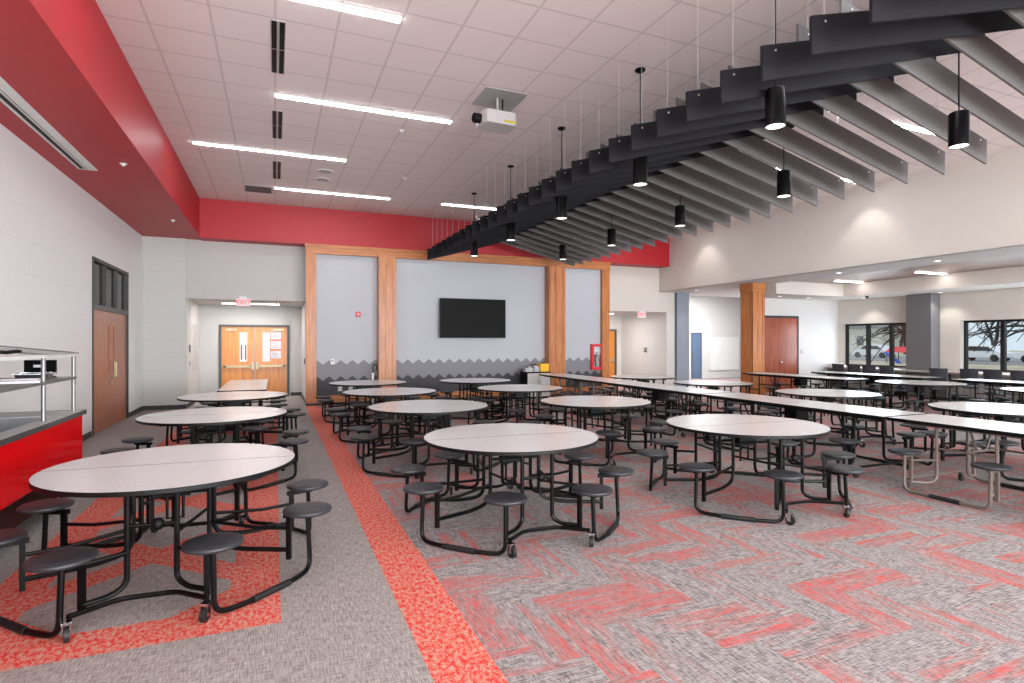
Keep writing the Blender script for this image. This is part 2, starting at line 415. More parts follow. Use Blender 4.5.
# window wall
ww = MB(); WX0, WX1 = 17.3, 17.6
wins = [(10.95, 13.17), (6.2, 9.66), (.9, 4.3)]
ys = [-8]
for a, b in sorted(wins): ys += [a, b]
ys.append(13.5)
for i in range(0, len(ys), 2): ww.box(WX0, WX1, ys[i], ys[i+1], 0, 3.45)
for a, b in wins: ww.box(WX0, WX1, a, b, 0, .80); ww.box(WX0, WX1, a, b, 2.17, 3.45)
struct(ww.build('wall_right', 'paint_warm', smooth=False))
struct(MB().box(-3.05, -2.0, -8.2, -8, 0, CE).box(15, 17.6, -8.2, -8, 0, CE).box(-2, 15, -8.2, -8, 0, .6).box(-2, 15, -8.2, -8, 3.8, CE).build('wall_behind_camera', 'paint_white', smooth=False))
# baseboards
def baseboard(name, *boxes):
    m = MB()
    for b in boxes: m.box(*b, 0, .1)
    struct(m.build(name, 'base_rubber', smooth=False))
baseboard('baseboard_left', (-2.85, -2.838, -8, 11.5), (-2.85, -2.838, 14.17, 15.5))
baseboard('baseboard_far', (-2.85, -1.97, 15.488, 15.5), (-1.97, -1.955, 15.48, 15.7), (-1.95, -1.938, 15.7, 18.0), (-1.95, -1.5, 17.988, 18.0), (.42, .72, 17.988, 18.0), (.708, .72, 15.3, 18.0))
baseboard('baseboard_right', (12.09, 12.1, 15.6, 18.3), (12.1, 12.43, 15.59, 15.6), (15.4, 17.3, 13.288, 13.3), (17.288, 17.3, -8, 13.3))

# oak trim of the feature wall
def pilaster(name, x0, x1, deep, panels):
    m = MB().box(x0, x1, 15.12-deep, 15.12, .06, 3.80)
    for a, b in panels:                    # raised edges beside a flat field
        m.box(a, b, 15.12-deep-.018, 15.12-deep, .3, 3.62)
    return struct(m.build(name, 'oak', smooth=False))
pilaster('trim_2', .70, .95, .12, [])
pilaster('trim_3', 2.46, 2.91, .30, [(2.49, 2.55), (2.82, 2.88), (2.63, 2.74)])
pilaster('trim_4', 7.34, 7.87, .30, [(7.37, 7.43), (7.78, 7.84), (7.55, 7.66)])
pilaster('trim_5', 9.24, 9.50, .12, [])
struct(MB().box(.70, 9.50, 14.98, 15.12, 3.80, 3.95).box(.68, 9.52, 14.96, 15.14, 3.95, 4.03).build('trim_6', 'oak_horizontal', smooth=False))
sk = MB()
for a, b in ((.95, 2.46), (2.91, 7.34), (7.87, 9.24)): sk.box(a, b, 15.06, 15.12, .06, .23)
struct(sk.build('trim_7', 'oak_horizontal', smooth=False))
struct(MB().box(.70, 9.5, 14.99, 15.12, 0, .06).build('baseboard_feature', 'base_rubber', smooth=False))
struct(MB().box(9.24, 9.5, 15.12, 15.6, 0, 4.03).build('trim_8', 'oak', smooth=False))
struct(MB().box(12.5, 13.0, 15.55, 16.0, 0, 3.25).build('trim_9', 'paint_blue_grey', smooth=False))

# ------------------------------------------------------------------ doors
def bar(m, a, b, r): m.tube([a, b], r, 8)
# door_1: cherry pair in the left wall, transom above
d1 = sempty('door_1', (-2.85, 12.835, 0))
fr = MB()
for y in (-1.265, 1.205): fr.box(-.12, .015, y, y+.06, 0, 3.04)
fr.box(-.12, .015, -1.205, 1.205, 2.98, 3.04); fr.box(-.12, .015, -1.205, 1.205, 2.15, 2.24)
for y in (-.43, .38): fr.box(-.10, .005, y, y+.05, 2.24, 2.98)
fr.build('door_frame', 'frame_dark', d1, smooth=False)
for s in (-1, 1):
    y0, y1 = (-1.2, -.003) if s < 0 else (.003, 1.2)
    m = MB(); l0 = .13*s if s > 0 else -.24; l1 = l0+.11
    m.box(-.06, -.015, y0, l0, .01, 2.15); m.box(-.06, -.015, l1, y1, .01, 2.15); m.box(-.06, -.015, l0, l1, .01, 1.0); m.box(-.06, -.015, l0, l1, 1.9, 2.15)
    leaf = m.build('door_leaf', 'cherry_door', d1, smooth=False)
    MB().box(-.045, -.035, l0, l1, 1.0, 1.9).build('door_lite', 'oak_door', leaf, smooth=False)
    h = MB().tube(fillet([(-.02, s*.06, .92), (.06, s*.06, .92), (.06, s*.06, 1.22), (-.02, s*.06, 1.22)], .03), .011)
    h.build('door_handle', 'satin_brass', leaf)
MB().cyl((-.012, -.05, .82), .03, .02, 16, 'X').build('door_lock', 'chrome', d1)
MB().box(-.05, -.045, -1.2, 1.2, 2.24, 2.98).build('transom_glass', 'glass', d1, smooth=False)
bk = MB().box(-3.9, -3.06, 11.3, 11.38, 0, 3.2).box(-3.9, -3.06, 14.3, 14.38, 0, 3.2).box(-3.98, -3.9, 11.3, 14.38, 0, 3.2).box(-3.9, -3.06, 11.3, 14.38, 3.12, 3.2)
struct(bk.build('wall_behind_door', 'paint_warm', smooth=False))
for i, (y, wd) in enumerate(((12.15, .22), (13.0, .25), (13.75, .3))):
    struct(MB().box(-3.5, -3.4, y, y+wd, 0, 3.1).build('trim_%d' % (20+i), 'frame_dark', smooth=False))
# door_2: oak exit doors at the end of the left passage
d2 = sempty('door_2', (-.54, 18.0, 0))
fr = MB().box(-.93, -.86, -.03, .12, 0, 2.08).box(.86, .93, -.03, .12, 0, 2.08).box(-.86, .86, -.03, .12, 2.02, 2.08)
fr.build('door_frame', 'frame_grey', d2, smooth=False)
for s in (-1, 1):
    x0, x1 = (-.86, -.004) if s < 0 else (.004, .86)
    l0, l1 = (-.40, -.20) if s < 0 else (.20, .40)
    m = MB().box(x0, l0, .02, .065, .01, 2.02).box(l1, x1, .02, .065, .01, 2.02).box(l0, l1, .02, .065, .01, 1.02).box(l0, l1, .02, .065, 1.86, 2.02)
    leaf = m.build('door_leaf', 'oak_door', d2, smooth=False)
    MB().box(l0, l1, .035, .045, 1.02, 1.86).build('door_lite', 'daylight_lite', leaf, smooth=False)
    if s < 0:
        k = MB(); 
        for x in (-.37, -.26): k.box(x, x+.035, .028, .034, 1.08, 1.50)
        k.build('dark_reveal', 'frame_grey', leaf, smooth=False)
    pb = MB().box(x0+.06, x1-.06, -.06, -.02, .86, .92).box(x0+.06, x0+.12, -.06, .02, .84, .94).box(x1-.12, x1-.06, -.06, .02, .84, .94)
    e = -.09 if s < 0 else .03
    pb.box(e, e+.06, -.07, .02, .80, 1.0); pb.build('push_bar', 'satin_brass', leaf, smooth=False)
    c = -.62 if s < 0 else .62
    MB().box(c-.14, c+.14, -.05, .02, 1.9, 1.97).build('door_closer', 'satin_brass', leaf, smooth=False, bevel=.006)
pp = MB()
pp.box(-.012, .012, -.01, .06, .01, 2.02); pp.build('mullion', 'brushed_steel', d2, smooth=False)
for i, z in enumerate((1.66, 1.38, 1.10)):
    p = tag(MB().box(-.13, .15, 0, .004, 0, .23).build('notice', ['paper'], None, smooth=False), '', 'notice'); p.location = (.01, 18.014, z)
    p['label'] = ('topmost', 'middle', 'lowest')[i] + ' of three red-bordered notices taped to the right oak exit door'
    p['group'] = 'notices on the exit door'
    b = MB(); b.box(-.14, .16, .0035, .006, -.01, .24); b.build('border', 'red_plastic', p, smooth=False)
    b = MB()
    for q in range(5): b.box(-.10, .02+.02*(q*7 % 5), -.0015, 0, .19-q*.038, .198-q*.038)
    b.build('writing', 'frame_grey', p, smooth=False)
# door_3: oak door in the right passage
d3 = sempty('door_3', (11.39, 18.3, 0))
MB().box(-.49, -.43, -.03, .1, 0, 2.06).box(.43, .49, -.03, .1, 0, 2.06).box(-.43, .43, -.03, .1, 2.0, 2.06).build('door_frame', 'frame_grey', d3, smooth=False)
lf = MB().box(-.43, .43, .02, .065, .01, 2.0).build('door_leaf', 'oak_door', d3, smooth=False)
MB().box(-.36, .38, -.05, 0, .87, .93).box(.3, .38, -.06, .02, .82, .98).build('push_bar', 'satin_brass', lf, smooth=False)
# door_4: tall mahogany doors right of the oak column
d4 = sempty('door_4', (14.6, 13.3, 0))
MB().box(-.86, -.8, -.03, .02, 0, 2.41).box(.8, .86, -.03, .02, 0, 2.41).box(-.8, .8, -.03, .02, 2.34, 2.41).build('door_frame', 'frame_dark', d4, smooth=False)
for s in (-1, 1):
    x0, x1 = (-.8, -.003) if s < 0 else (.003, .8)
    lf = MB().box(x0, x1, -.02, 0, .01, 2.34).build('door_leaf', 'mahogany_door', d4, smooth=False)
    if s > 0:
        for z in (.35, .95, 1.55, 2.1): MB().box(.79, .815, -.035, -.015, z, z+.12).build('hinge', 'frame_dark', lf, smooth=False)
        MB().lathe([(.012, 0), (.012, -.04), (.03, -.05), (.03, -.075), (.012, -.085)], (.06, -.02, .95), 14, 'Y').build('door_knob', 'chrome', lf)
# door_5: blue grey door at the back of the alcove
d5 = sempty('door_5', (13.0, 19.5, 0))
dx = .0
MB().box(-.05, 0, -.03, .02, 0, 1.98).box(.46, .51, -.03, .02, 0, 1.98).box(0, .46, -.03, .02, 1.93, 1.98).build('door_frame', 'frame_grey', d5, smooth=False)
lf = MB().box(0, .46, -.02, 0, .02, 1.93).build('door_leaf', 'blue_door', d5, smooth=False)
MB().tube([(.06, -.05, .98), (.16, -.05, .98)], .012).box(.03, .07, -.05, -.02, .9, 1.06).build('door_handle', 'brushed_steel', lf)
d5.location = (16.45, 19.5, 0)

# ------------------------------------------------------------------ windows
def window(idx, y0, y1, mull):
    e = sempty('window_%d' % idx, (17.5, 0, 0)); m = MB()
    m.box(-.04, .05, y0, y0+.07, .80, 2.17).box(-.04, .05, y1-.07, y1, .80, 2.17).box(-.04, .05, y0, y1, .80, .86).box(-.04, .05, y0, y1, 2.11, 2.17)
    for q in mull: m.box(-.06, .05, q-.045, q+.045, .86, 2.11)
    m.build('window_frame', 'window_black', e, smooth=False)
    ed = [y0+.07] + sorted(mull) + [y1-.07]
    for a, b in zip(ed, ed[1:]): MB().box(0, .008, a, b, .86, 2.11).build('pane', 'glass', e, smooth=False)
    MB().box(-.2, -.04, y0, y1, .795, .815).build('window_sill', 'counter_cream', e, smooth=False)
window(1, 10.95, 13.17, [11.65, 12.40])
window(2, 6.2, 9.66, [8.75, 7.55])
window(3, .9, 4.3, [2.0, 3.15])
e = sempty('window_4', (6.5, -8.1, 0)); m = MB()  # unseen glass wall, made up to go with the added back fill
for k in range(9): m.box(-8.5+k*2.125-.04, -8.5+k*2.125+.04, -.05, .05, .6, 3.8)
m.box(-8.5, 8.5, -.05, .05, .6, .68).box(-8.5, 8.5, -.05, .05, 3.72, 3.8).build('window_frame', 'window_black', e, smooth=False)
for k in range(8): MB().box(-8.46+k*2.125, -8.46+k*2.125+2.045, 0, .008, .68, 3.72).build('pane', 'glass', e, smooth=False)

# ------------------------------------------------------------------ ceiling lights
def strip_light(x0, x1, y, label, z=CE, grp='long ceiling light bars', mat='strip', wd=.09):
    L = x1-x0; t = thing('ceiling_light', label, 'light', ((x0+x1)/2, y, z), 0, grp)
    MB().box(-L/2-.01, L/2+.01, -wd/2-.012, wd/2+.012, -.012, -.001).build('light_frame', 'white_plastic', t, smooth=False)
    MB().box(-L/2, L/2, -wd/2, wd/2, -.022, -.0125).build('diffuser', mat, t, smooth=False)
    return t
for x0, y, lab in ((-1.27, 5.9, 'light bar nearest the top edge of the picture'), (0, 8.35, 'light bar left of the projector, second from the camera'), (-1.27, 10.87, 'light bar third from the camera, near the red bulkhead'),
               (0, 13.4, 'light bar in front of the far red bulkhead, beside the square air vent'), (3.74, 13.4, 'light bar by the far red bulkhead, above the far tip of the baffles')):
    strip_light(x0, x0+2.47, y, 'glowing white ' + lab)
for x0, y, lab in ((7.4, 5.8, 'light bar seen between the grey baffles behind the nearest right pendant'), (8.7, 8.2, 'light bar glimpsed through the grey baffles near the cream fascia'), (7.4, 10.8, 'light bar above the grey baffles, third along the fascia'), (8.7, 13.3, 'light bar above the far end of the grey baffles'),
                   (4.2, 3.4, 'added unseen light bar above the dark baffles nearest the camera'), (8.7, 3.4, 'added unseen light bar above the near grey baffles'), (0, 3.4, 'added unseen light bar just above the camera'), (-1.27, .9, 'added unseen light bar behind the camera on the left'), (4.2, .9, 'added unseen light bar behind the camera in the middle'), (8.7, .9, 'added unseen light bar behind the camera on the right'),  # bars out of view from here on, added to flatten the hall's light
                   (0, -1.6, 'added unseen light bar in the second row behind the camera'), (4.2, -1.6, 'added unseen light bar mid second row behind the camera'), (8.7, -1.6, 'added unseen light bar right of second row behind the camera'), (0, -4.6, 'added unseen light bar at the back left of the hall'), (4.2, -4.6, 'added unseen light bar at the back middle of the hall'), (8.7, -4.6, 'added unseen light bar at the back right of the hall')):
    strip_light(x0, x0+2.47, y, 'glowing white ' + lab)
for x, y, lab in ((14.6, 11.3, 'farther'), (14.6, 9.1, 'second'), (14.7, 6.9, 'third'), (14.7, 4.7, 'fourth'), (14.7, 2.4, 'fifth')):
    strip_light(x, x+1.05, y, 'warm light bar on the brown ceiling by the windows, %s from the back wall' % lab.replace('farther', 'first'), 3.32, 'light bars on the brown ceiling', 'strip_soft', .12)
strip_light(-1.3, .1, 16.9, 'light bar behind the exit sign in the left passage', 2.63, 'passage light bars', 'strip_soft', .12)
strip_light(9.7, 10.9, 17.0, 'light bar on the ceiling of the right passage', 2.58, 'passage light bars', 'strip_soft', .12)

# recessed downlights that wash the walls (things with a lamp)
def downlight(x, y, z, label, energy, ang=100, grp='recessed downlights'):
    t = thing('downlight', label, 'light', (x, y, z), 0, grp)
    MB().lathe([(.085, -.001), (.085, -.008), (.06, -.008), (.055, -.001)], (0,0,0), 20).build('trim_ring', 'white_plastic', t)
    MB().cyl((0,0,-.006), .054, .004, 18).build('lens', 'lamp_disc', t)
    s = spot('downlight_beam', (x, y, z-.03), energy, ang)
    return t
for i, y in enumerate((13.3, 8.3, 3.3)):
    downlight(11.35, y, CE, 'small ceiling downlight washing the cream fascia, %s from the far end' % ('first', 'second', 'third')[i], 26, 95)
for i, y in enumerate((14.6, 12.6, 9.6, 7.4, 5.2, 3.0)):
    downlight(12.5, y, 3.25, 'downlight in the white beam soffit, %s from the far end' % ('first', 'second', 'third', 'fourth', 'fifth', 'sixth')[i], 18, 120)
for i, y in enumerate((12.1, 9.9, 7.7, 5.5, 3.3)):
    downlight(16.85, y, 2.95, 'downlight over the window counter, %s from the back wall' % ('first', 'second', 'third', 'fourth', 'fifth')[i], 20, 110)
downlight(13.2, 18.9, 3.6, 'downlight in the alcove behind the oak column', 30, 100)
area('alcove_fill', (15, 17.6, 3.55), (3, 1.2), 230, (0,0,0), (.9, .95, 1))  # unseen area light, added to brighten the alcove
area('passage_fill', (-.6, 16.9, 2.60), (1.4, .14), 26)  # extra area light added under the bar to lift the left passage
area('passage_fill', (10.5, 17.0, 2.55), (1.2, .14), 30)  # same kind of fill, added under the bar of the right passage
area('closet_fill', (-3.45, 12.8, 3.1), (.3, 2), 22, (0,0,0), (1, .9, .78))  # unseen area light added to brighten the room behind the transom
downlight(13.9, 12.6, 2.95, 'downlight in the soffit before the mahogany doors', 14, 100)
downlight(15.2, 12.7, 2.95, 'downlight in the soffit right of the mahogany doors', 16, 100)

# ceiling air vents, speakers, detectors
def slot_vent(y0, y1, lab):
    t = thing('ceiling_vent', lab, 'vent', (.03, (y0+y1)/2, CE), 0, 'black slot vents'); L = y1-y0
    MB().box(-.075, .075, -L/2, L/2, -.006, -.001).build('vent_frame', 'light_grey_plastic', t, smooth=False)
    for x in (-.04, .04): MB().box(x-.026, x+.026, -L/2+.01, -.012, -.009, -.0055).box(x-.026, x+.026, .012, L/2-.01, -.009, -.0055).build('slot', 'black_plastic', t, smooth=False)
slot_vent(6.42, 7.67, 'nearest of the black twin-slot ceiling vents'); slot_vent(8.93, 10.14, 'middle one of the black twin-slot ceiling vents'); slot_vent(11.44, 12.65, 'farthest of the black twin-slot ceiling vents')
t = thing('air_grille', 'square grey air grille in the ceiling left of the farthest light bar', 'vent', (-.34, 13.68, CE))
MB().box(-.29, .29, -.29, .29, -.010, -.001).build('grille_frame', 'light_grey_plastic', t, smooth=False)
g = MB()
for k in range(14): g.box(-.26, .26, -.26+k*.038, -.245+k*.038, -.016, -.0095)
g.build('grille_slat', 'frame_grey', t, smooth=False)
for (x, y, lab) in ((.91, 11.74, 'round white ceiling speaker nearer the camera'), (.91, 12.37, 'round white ceiling speaker nearer the far wall')):
    t = thing('ceiling_speaker', lab, 'speaker', (x, y, CE), 0, 'ceiling speakers')
    MB().lathe([(.16, -.001), (.16, -.012), (.13, -.018), (.12, -.012)], (0,0,0), 28).build('speaker_ring', 'white_plastic', t)
    MB().cyl((0,0,-.0155), .12, .004, 28).build('speaker_grille', 'light_grey_plastic', t)
for (x, y, z, lab) in ((-1.93, 9.29, 4.05, 'sprinkler cap under the red bulkhead nearer the camera'), (-1.9, 13.22, 4.05, 'sprinkler cap under the red bulkhead near the far wall'), (1.85, 9.0, CE, 'sprinkler cap beside the second light bar'), (2.45, 11.6, CE, 'sprinkler cap in the middle of the tiled ceiling')):
    tag(MB().lathe([(.045, 0), (.045, -.008), (.02, -.02), (.018, -.035)], (x, y, z-.001), 16).build('sprinkler_cap', 'white_plastic'), 'small white round ' + lab, 'sprinkler', 'sprinkler caps')
# linear diffuser in the underside of the red bulkhead
t = thing('linear_diffuser', 'long white slot air diffuser under the left red bulkhead', 'vent', (-2.46, 5.4, 4.05))
MB().box(-.115, .115, -4.4, 4.4, -.010, -.001).build('diffuser_frame', 'white_plastic', t, smooth=False)
MB().box(-.075, -.03, -4.33, 4.33, -.014, -.0095).build('slot', 'black_plastic', t, smooth=False)
MB().box(.0, .006, -4.36, 4.36, -.013, -.0095).build('groove', 'frame_grey', t, smooth=False)

# ------------------------------------------------------------------ ceiling baffles
def pt(x, y, z, k=1.05): return (x*k, y*k, 1.6+(z-1.6)*k)
ORD = ['first','second','third','fourth','fifth','sixth','seventh','eighth','ninth','tenth','eleventh','twelfth','thirteenth','fourteenth','fifteenth','sixteenth','seventeenth','eighteenth','nineteenth','twentieth','twenty-first','twenty-second','twenty-third','twenty-fourth','twenty-fifth','twenty-sixth','twenty-seventh','twenty-eighth','twenty-ninth','thirtieth','thirty-first','thirty-second']
def baffle(kind):
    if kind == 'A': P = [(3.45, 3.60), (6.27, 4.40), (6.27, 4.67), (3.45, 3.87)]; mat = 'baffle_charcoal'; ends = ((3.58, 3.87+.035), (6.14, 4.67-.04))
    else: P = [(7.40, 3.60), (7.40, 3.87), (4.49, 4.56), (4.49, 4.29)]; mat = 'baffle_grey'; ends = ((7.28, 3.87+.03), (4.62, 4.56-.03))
    P = [(pt(x, 0, z)[0], pt(x, 0, z)[2]) for x, z in P]
    x0 = P[0][0]
    t = thing('ceiling_baffle', '', 'baffle', (x0, 0, P[0][1]))
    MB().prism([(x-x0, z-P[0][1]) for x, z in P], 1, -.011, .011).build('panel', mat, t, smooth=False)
    for x, z in ends:
        q = pt(x, 0, z); m = MB().tube([(q[0]-x0, 0, q[2]-P[0][1]-.09), (q[0]-x0, 0, CE-P[0][1])], .0022, 5)
        m.lathe([(.010, -.016), (.010, .016)], (q[0]-x0, 0, q[2]-P[0][1]-.05), 10, 'Y').build('hanging_cable', 'cable', t)
    return t
protoA, protoB = baffle('A'), baffle('B')
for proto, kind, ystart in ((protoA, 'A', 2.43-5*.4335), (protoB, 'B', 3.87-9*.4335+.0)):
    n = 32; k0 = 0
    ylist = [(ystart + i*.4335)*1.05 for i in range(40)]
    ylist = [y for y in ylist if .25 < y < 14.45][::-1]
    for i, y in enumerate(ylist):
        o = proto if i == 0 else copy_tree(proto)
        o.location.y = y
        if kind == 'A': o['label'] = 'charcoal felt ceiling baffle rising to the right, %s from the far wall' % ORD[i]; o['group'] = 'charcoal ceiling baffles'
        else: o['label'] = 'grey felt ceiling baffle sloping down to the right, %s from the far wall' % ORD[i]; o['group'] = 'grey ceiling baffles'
BY = None
# ------------------------------------------------------------------ pendant lamps
def pendant():
    t = thing('pendant_light', '', 'light', (0,0,CE))
    MB().lathe([(.001, -.034), (.05, -.03), (.064, -.018), (.065, -.001)], (0,0,0), 22).build('ceiling_canopy', 'black_steel', t)
    zb = 3.53-CE
    MB().tube([(0,0,-.03), (0,0,zb+.30)], .007, 6).build('rod', 'black_steel', t)
    MB().lathe([(.02, .345), (.08, .335), (.087, .325), (.087, .0), (.081, .0), (.081, .02)], (0,0,zb), 26).build('lamp_shade', 'black_steel', t)
    MB().cyl((0,0,zb+.006), .0805, .006, 24).build('lens', 'lamp_disc', t)
    return t
pd = pendant(); first = True
for col, X, YS in (('left', 4.15, (12.19, 10.03, 7.94, 5.86, 3.81)), ('right', 6.25, (11.9, 9.8, 7.7, 5.6, 3.5))):
    for i, y in enumerate(YS):
        o = pd if first else copy_tree(pd); first = False; o.location = (X, y, CE)
        o['label'] = 'black cylinder pendant lamp in the %s row through the baffles, %s from the far wall' % (col, ORD[i]); o['group'] = 'cylinder pendant lamps'
        spot('pendant_beam', (X, y, 3.50), 22, 95)

# ------------------------------------------------------------------ projector
t = thing('projector', 'white projector with black lens hanging under a grey ceiling plate', 'projector', (2.82, 7.3, CE), R(2))
MB().obox((.04, .02, -.0055), (.6, .6, .009), R(-2)).build('ceiling_plate', 'light_grey_plastic', t, smooth=False)
MB().tube([(0,0,-.01), (0,0,-.2)], .018, 10).build('pole', 'light_grey_plastic', t)
MB().box(-.11, .01, -.06, .06, -.24, -.19).box(.04, .12, -.05, .05, -.23, -.185).tube([(.08, 0, -.01), (.08, 0, -.2)], .01).build('mount_bracket', 'black_steel', t, bevel=.006)
body = MB().prism([(-.22,-.19),(.18,-.19),(.24,-.12),(.24,.16),(.18,.2),(-.2,.2),(-.26,.12),(-.26,-.1)], 2, -.42, -.24).build('projector_body', 'projector_shell', t, smooth=False, bevel=.02)
MB().lathe([(.065, 0), (.065, -.10), (.05, -.11), (.045, -.09)], (-.255, -.02, -.335), 20, 'X').build('lens', 'black_plastic', t)
MB().box(.02, .2, -.196, -.189, -.395, -.365).build('warning_label', 'label_yellow', body, smooth=False)
v = MB()
for k in range(7): v.box(.239, .243, -.1+k*.03, -.088+k*.03, -.38, -.28)
v.build('vent_slot', 'frame_grey', body, smooth=False)

# ------------------------------------------------------------------ tables
def tt(n): return None
def caster(parent, x, y, rz, zt=.10):
    c = MB(); dx, dy = math.cos(rz), math.sin(rz)
    c.obox((x, y, zt), (.06, .05, .012), rz); c.obox((x+dx*.014-dy*.019, y+dy*.014+dx*.019, .07), (.035, .004, .07), rz); c.obox((x+dx*.014+dy*.019, y+dy*.014-dx*.019, .07), (.035, .004, .07), rz)
    o = c.build('caster', 'chrome', parent, smooth=False)
    w = MB(); a = Vector((-dy, dx, 0)); p = Vector((x+dx*.02, y+dy*.02, .041))
    w.tube([p-a*.013, p-a*.0125, p+a*.0125, p+a*.013], [.034, .0405, .0405, .034], 18); w.tube([p-a*.016, p+a*.016], .016, 10)
    w.build('wheel', 'rubber', o)
def seat_mb(x, y, r=.163):
    return MB().lathe([(.03, .408), (r*.86, .412), (r*.97, .420), (r, .431), (r*.985, .440), (r*.93, .4455), (r*.6, .4475), (.0001, .4478)], (x, y, 0), 28)
def round_table(frame='black_steel', seat='seat_plastic'):
    t = thing('cafeteria_table', '', 'table')
    RT = .785
    for s in (1, -1):
        pts = [(RT*math.cos(PI*k/40), RT*math.sin(PI*k/40)) for k in range(41)]
        pts = [(x, max(y, .004)*s) for x, y in pts]
        m = MB(); n = len(pts)
        m.mat(0).add([(x, y, .744) for x, y in pts], [tuple(range(n)) if s > 0 else tuple(range(n-1, -1, -1))])
        m.mat(1); sc = [(x*1.004, y if abs(y) < .005 else y*1.004) for x, y in pts]
        vs = [(x, y, .744) for x, y in pts] + [(x, y, .739) for x, y in sc] + [(x, y, .716) for x, y in sc]
        fs = []
        for b in (0, n):
            for k in range(n): fs.append((b+k, b+(k+1) % n, b+n+(k+1) % n, b+n+k))
        fs.append(tuple(range(2*n, 3*n))); m.add(vs, fs); m.build('tabletop', ['laminate', 'black_plastic'], t)
    SA = [R(22.5+45*k) for k in range(8)]; RS = .95
    pos = [(RS*math.cos(a), RS*math.sin(a)) for a in SA]
    cast = (1, 2, 5, 6)
    for k, a in enumerate(SA):
        x, y = pos[k]; u = (math.cos(a), math.sin(a))
        seat_mb(x, y).build('seat', seat, t)
        legx, legy = ((.13 if u[0] > 0 else -.13), (.62 if u[1] > 0 else -.62)) if k in cast else ((.23 if u[0] > 0 else -.23), (.10 if u[1] > 0 else -.10))
        ip = Vector((x*.86, y*.86, 0)); 
        if k in cast: ip = Vector((x*.86 + (-.03 if x > 0 else .03)*0, y*.86, 0))
        m = MB()
        ex = Vector((ip.x, ip.y, .12 if k in cast else .15))
        m.tube(fillet([(legx, legy, .70), (legx, legy, .19 if k not in cast else .16), (legx + (ip.x-legx)*.35, legy + (ip.y-legy)*.35, .15 if k not in cast else .12), ex], .10, 5), .0165, 9)
        m.build('leg', frame, t)
        b = MB(); b.obox(((x+ip.x)/2, (y+ip.y)/2, .388), (.20, .034, .03), a)       # bracket under the seat
        b.obox((ip.x, ip.y, .235), (.03, .03, .30), a)                        # inner post
        b.lathe([(.05, .404), (.05, .411)], (x, y, 0), 14)
        if k in cast:
            lx, ly = legx, legy
            b.tube([(ip.x, ip.y, .345), (lx, ly, .345)], .014, 8)
        else:
            b.tube([(ip.x, ip.y, .30), (ip.x*.6+legx*.4, ip.y*.6+legy*.4, .30), (legx, legy, .34)], .013, 8)
        b.build('seat_bracket', frame, t)
    for a, b in ((0,1),(2,3),(4,5),(6,7)):
        (x0, y0), (x1, y1) = pos[a], pos[b]; A0, A1 = SA[a], SA[b]; k = 1.02
        q0 = (A0*.72+A1*.28); q1 = (A0*.28+A1*.72); rr = .955
        pts = [(x0, y0, .405), (x0*k, y0*k, .022), (rr*math.cos(q0), rr*math.sin(q0), .022), (rr*math.cos(q1), rr*math.sin(q1), .022), (x1*k, y1*k, .022), (x1, y1, .405)]
        m = MB().tube(fillet(pts, .085, 5), .0165, 9); m.build('foot_tube', frame, t)
        am = (q0+q1)/2; m = MB(); h = Vector((math.cos(am+PI/2), math.sin(am+PI/2), 0))*.14; c = Vector((rr*math.cos(am)*math.cos((q1-q0)/2), rr*math.sin(am)*math.cos((q1-q0)/2), .0225))
        m.tube([c-h, c+h], .0215, 9); m.build('foot_sleeve', 'rubber', t)
    for s in (1, -1):
        # link between the two caster corners, bent towards the middle
        cx, cy = .335, .885*s
        m = MB().tube(fillet([(-cx, cy, .118), (-.14, .69*s, .105), (.14, .69*s, .105), (cx, cy, .118)], .06, 4), .0155, 9)
        m.build('caster_link', frame, t)
        for sx in (-1, 1): caster(t, cx*sx, cy+.02*s, R(90 if s > 0 else -90)+R(20)*sx*s)
        m = MB().tube([(-.13, .62*s, .50), (.13, .62*s, .50)], .0125, 8); m
        br = m.build('cross_bar', frame, t)
        MB().lathe([(.001,-.036),(.02,-.032),(.033,-.016),(.036,0),(.033,.016),(.02,.032),(.001,.036)], (.03, .62*s, .50), 14).build('lock_knob', 'black_plastic', br)
        MB().tube([(-.23, .10*s, .56), (.23, .10*s, .56)], .012).tube([(-.13,.62*s,.44),(-.23,.10*s,.44)], .011).tube([(.13,.62*s,.44),(.23,.10*s,.44)], .011).build('cross_bar', frame, t)
    m = MB().box(-.55, .55, .05, .09, .69, .716).box(-.55, .55, -.09, -.05, .69, .716)
    for sx in (-1, 1): m.box(.45*sx-.02, .45*sx+.02, -.5, .5, .69, .715); m.box(.15*sx-.015, .15*sx+.015, -.68, .68, .692, .715)
    m.build('top_rail', frame, t, smooth=False)
    MB().box(-.10, .10, -.045, .045, .52, .66).tube([(-.2, 0, .62), (.2, 0, .62)], .016).tube([(-.05, 0, .52), (-.05, 0, .36), (.05, 0, .36), (.05, 0, .52)], .011).build('folding_hinge', frame, t)
    return t

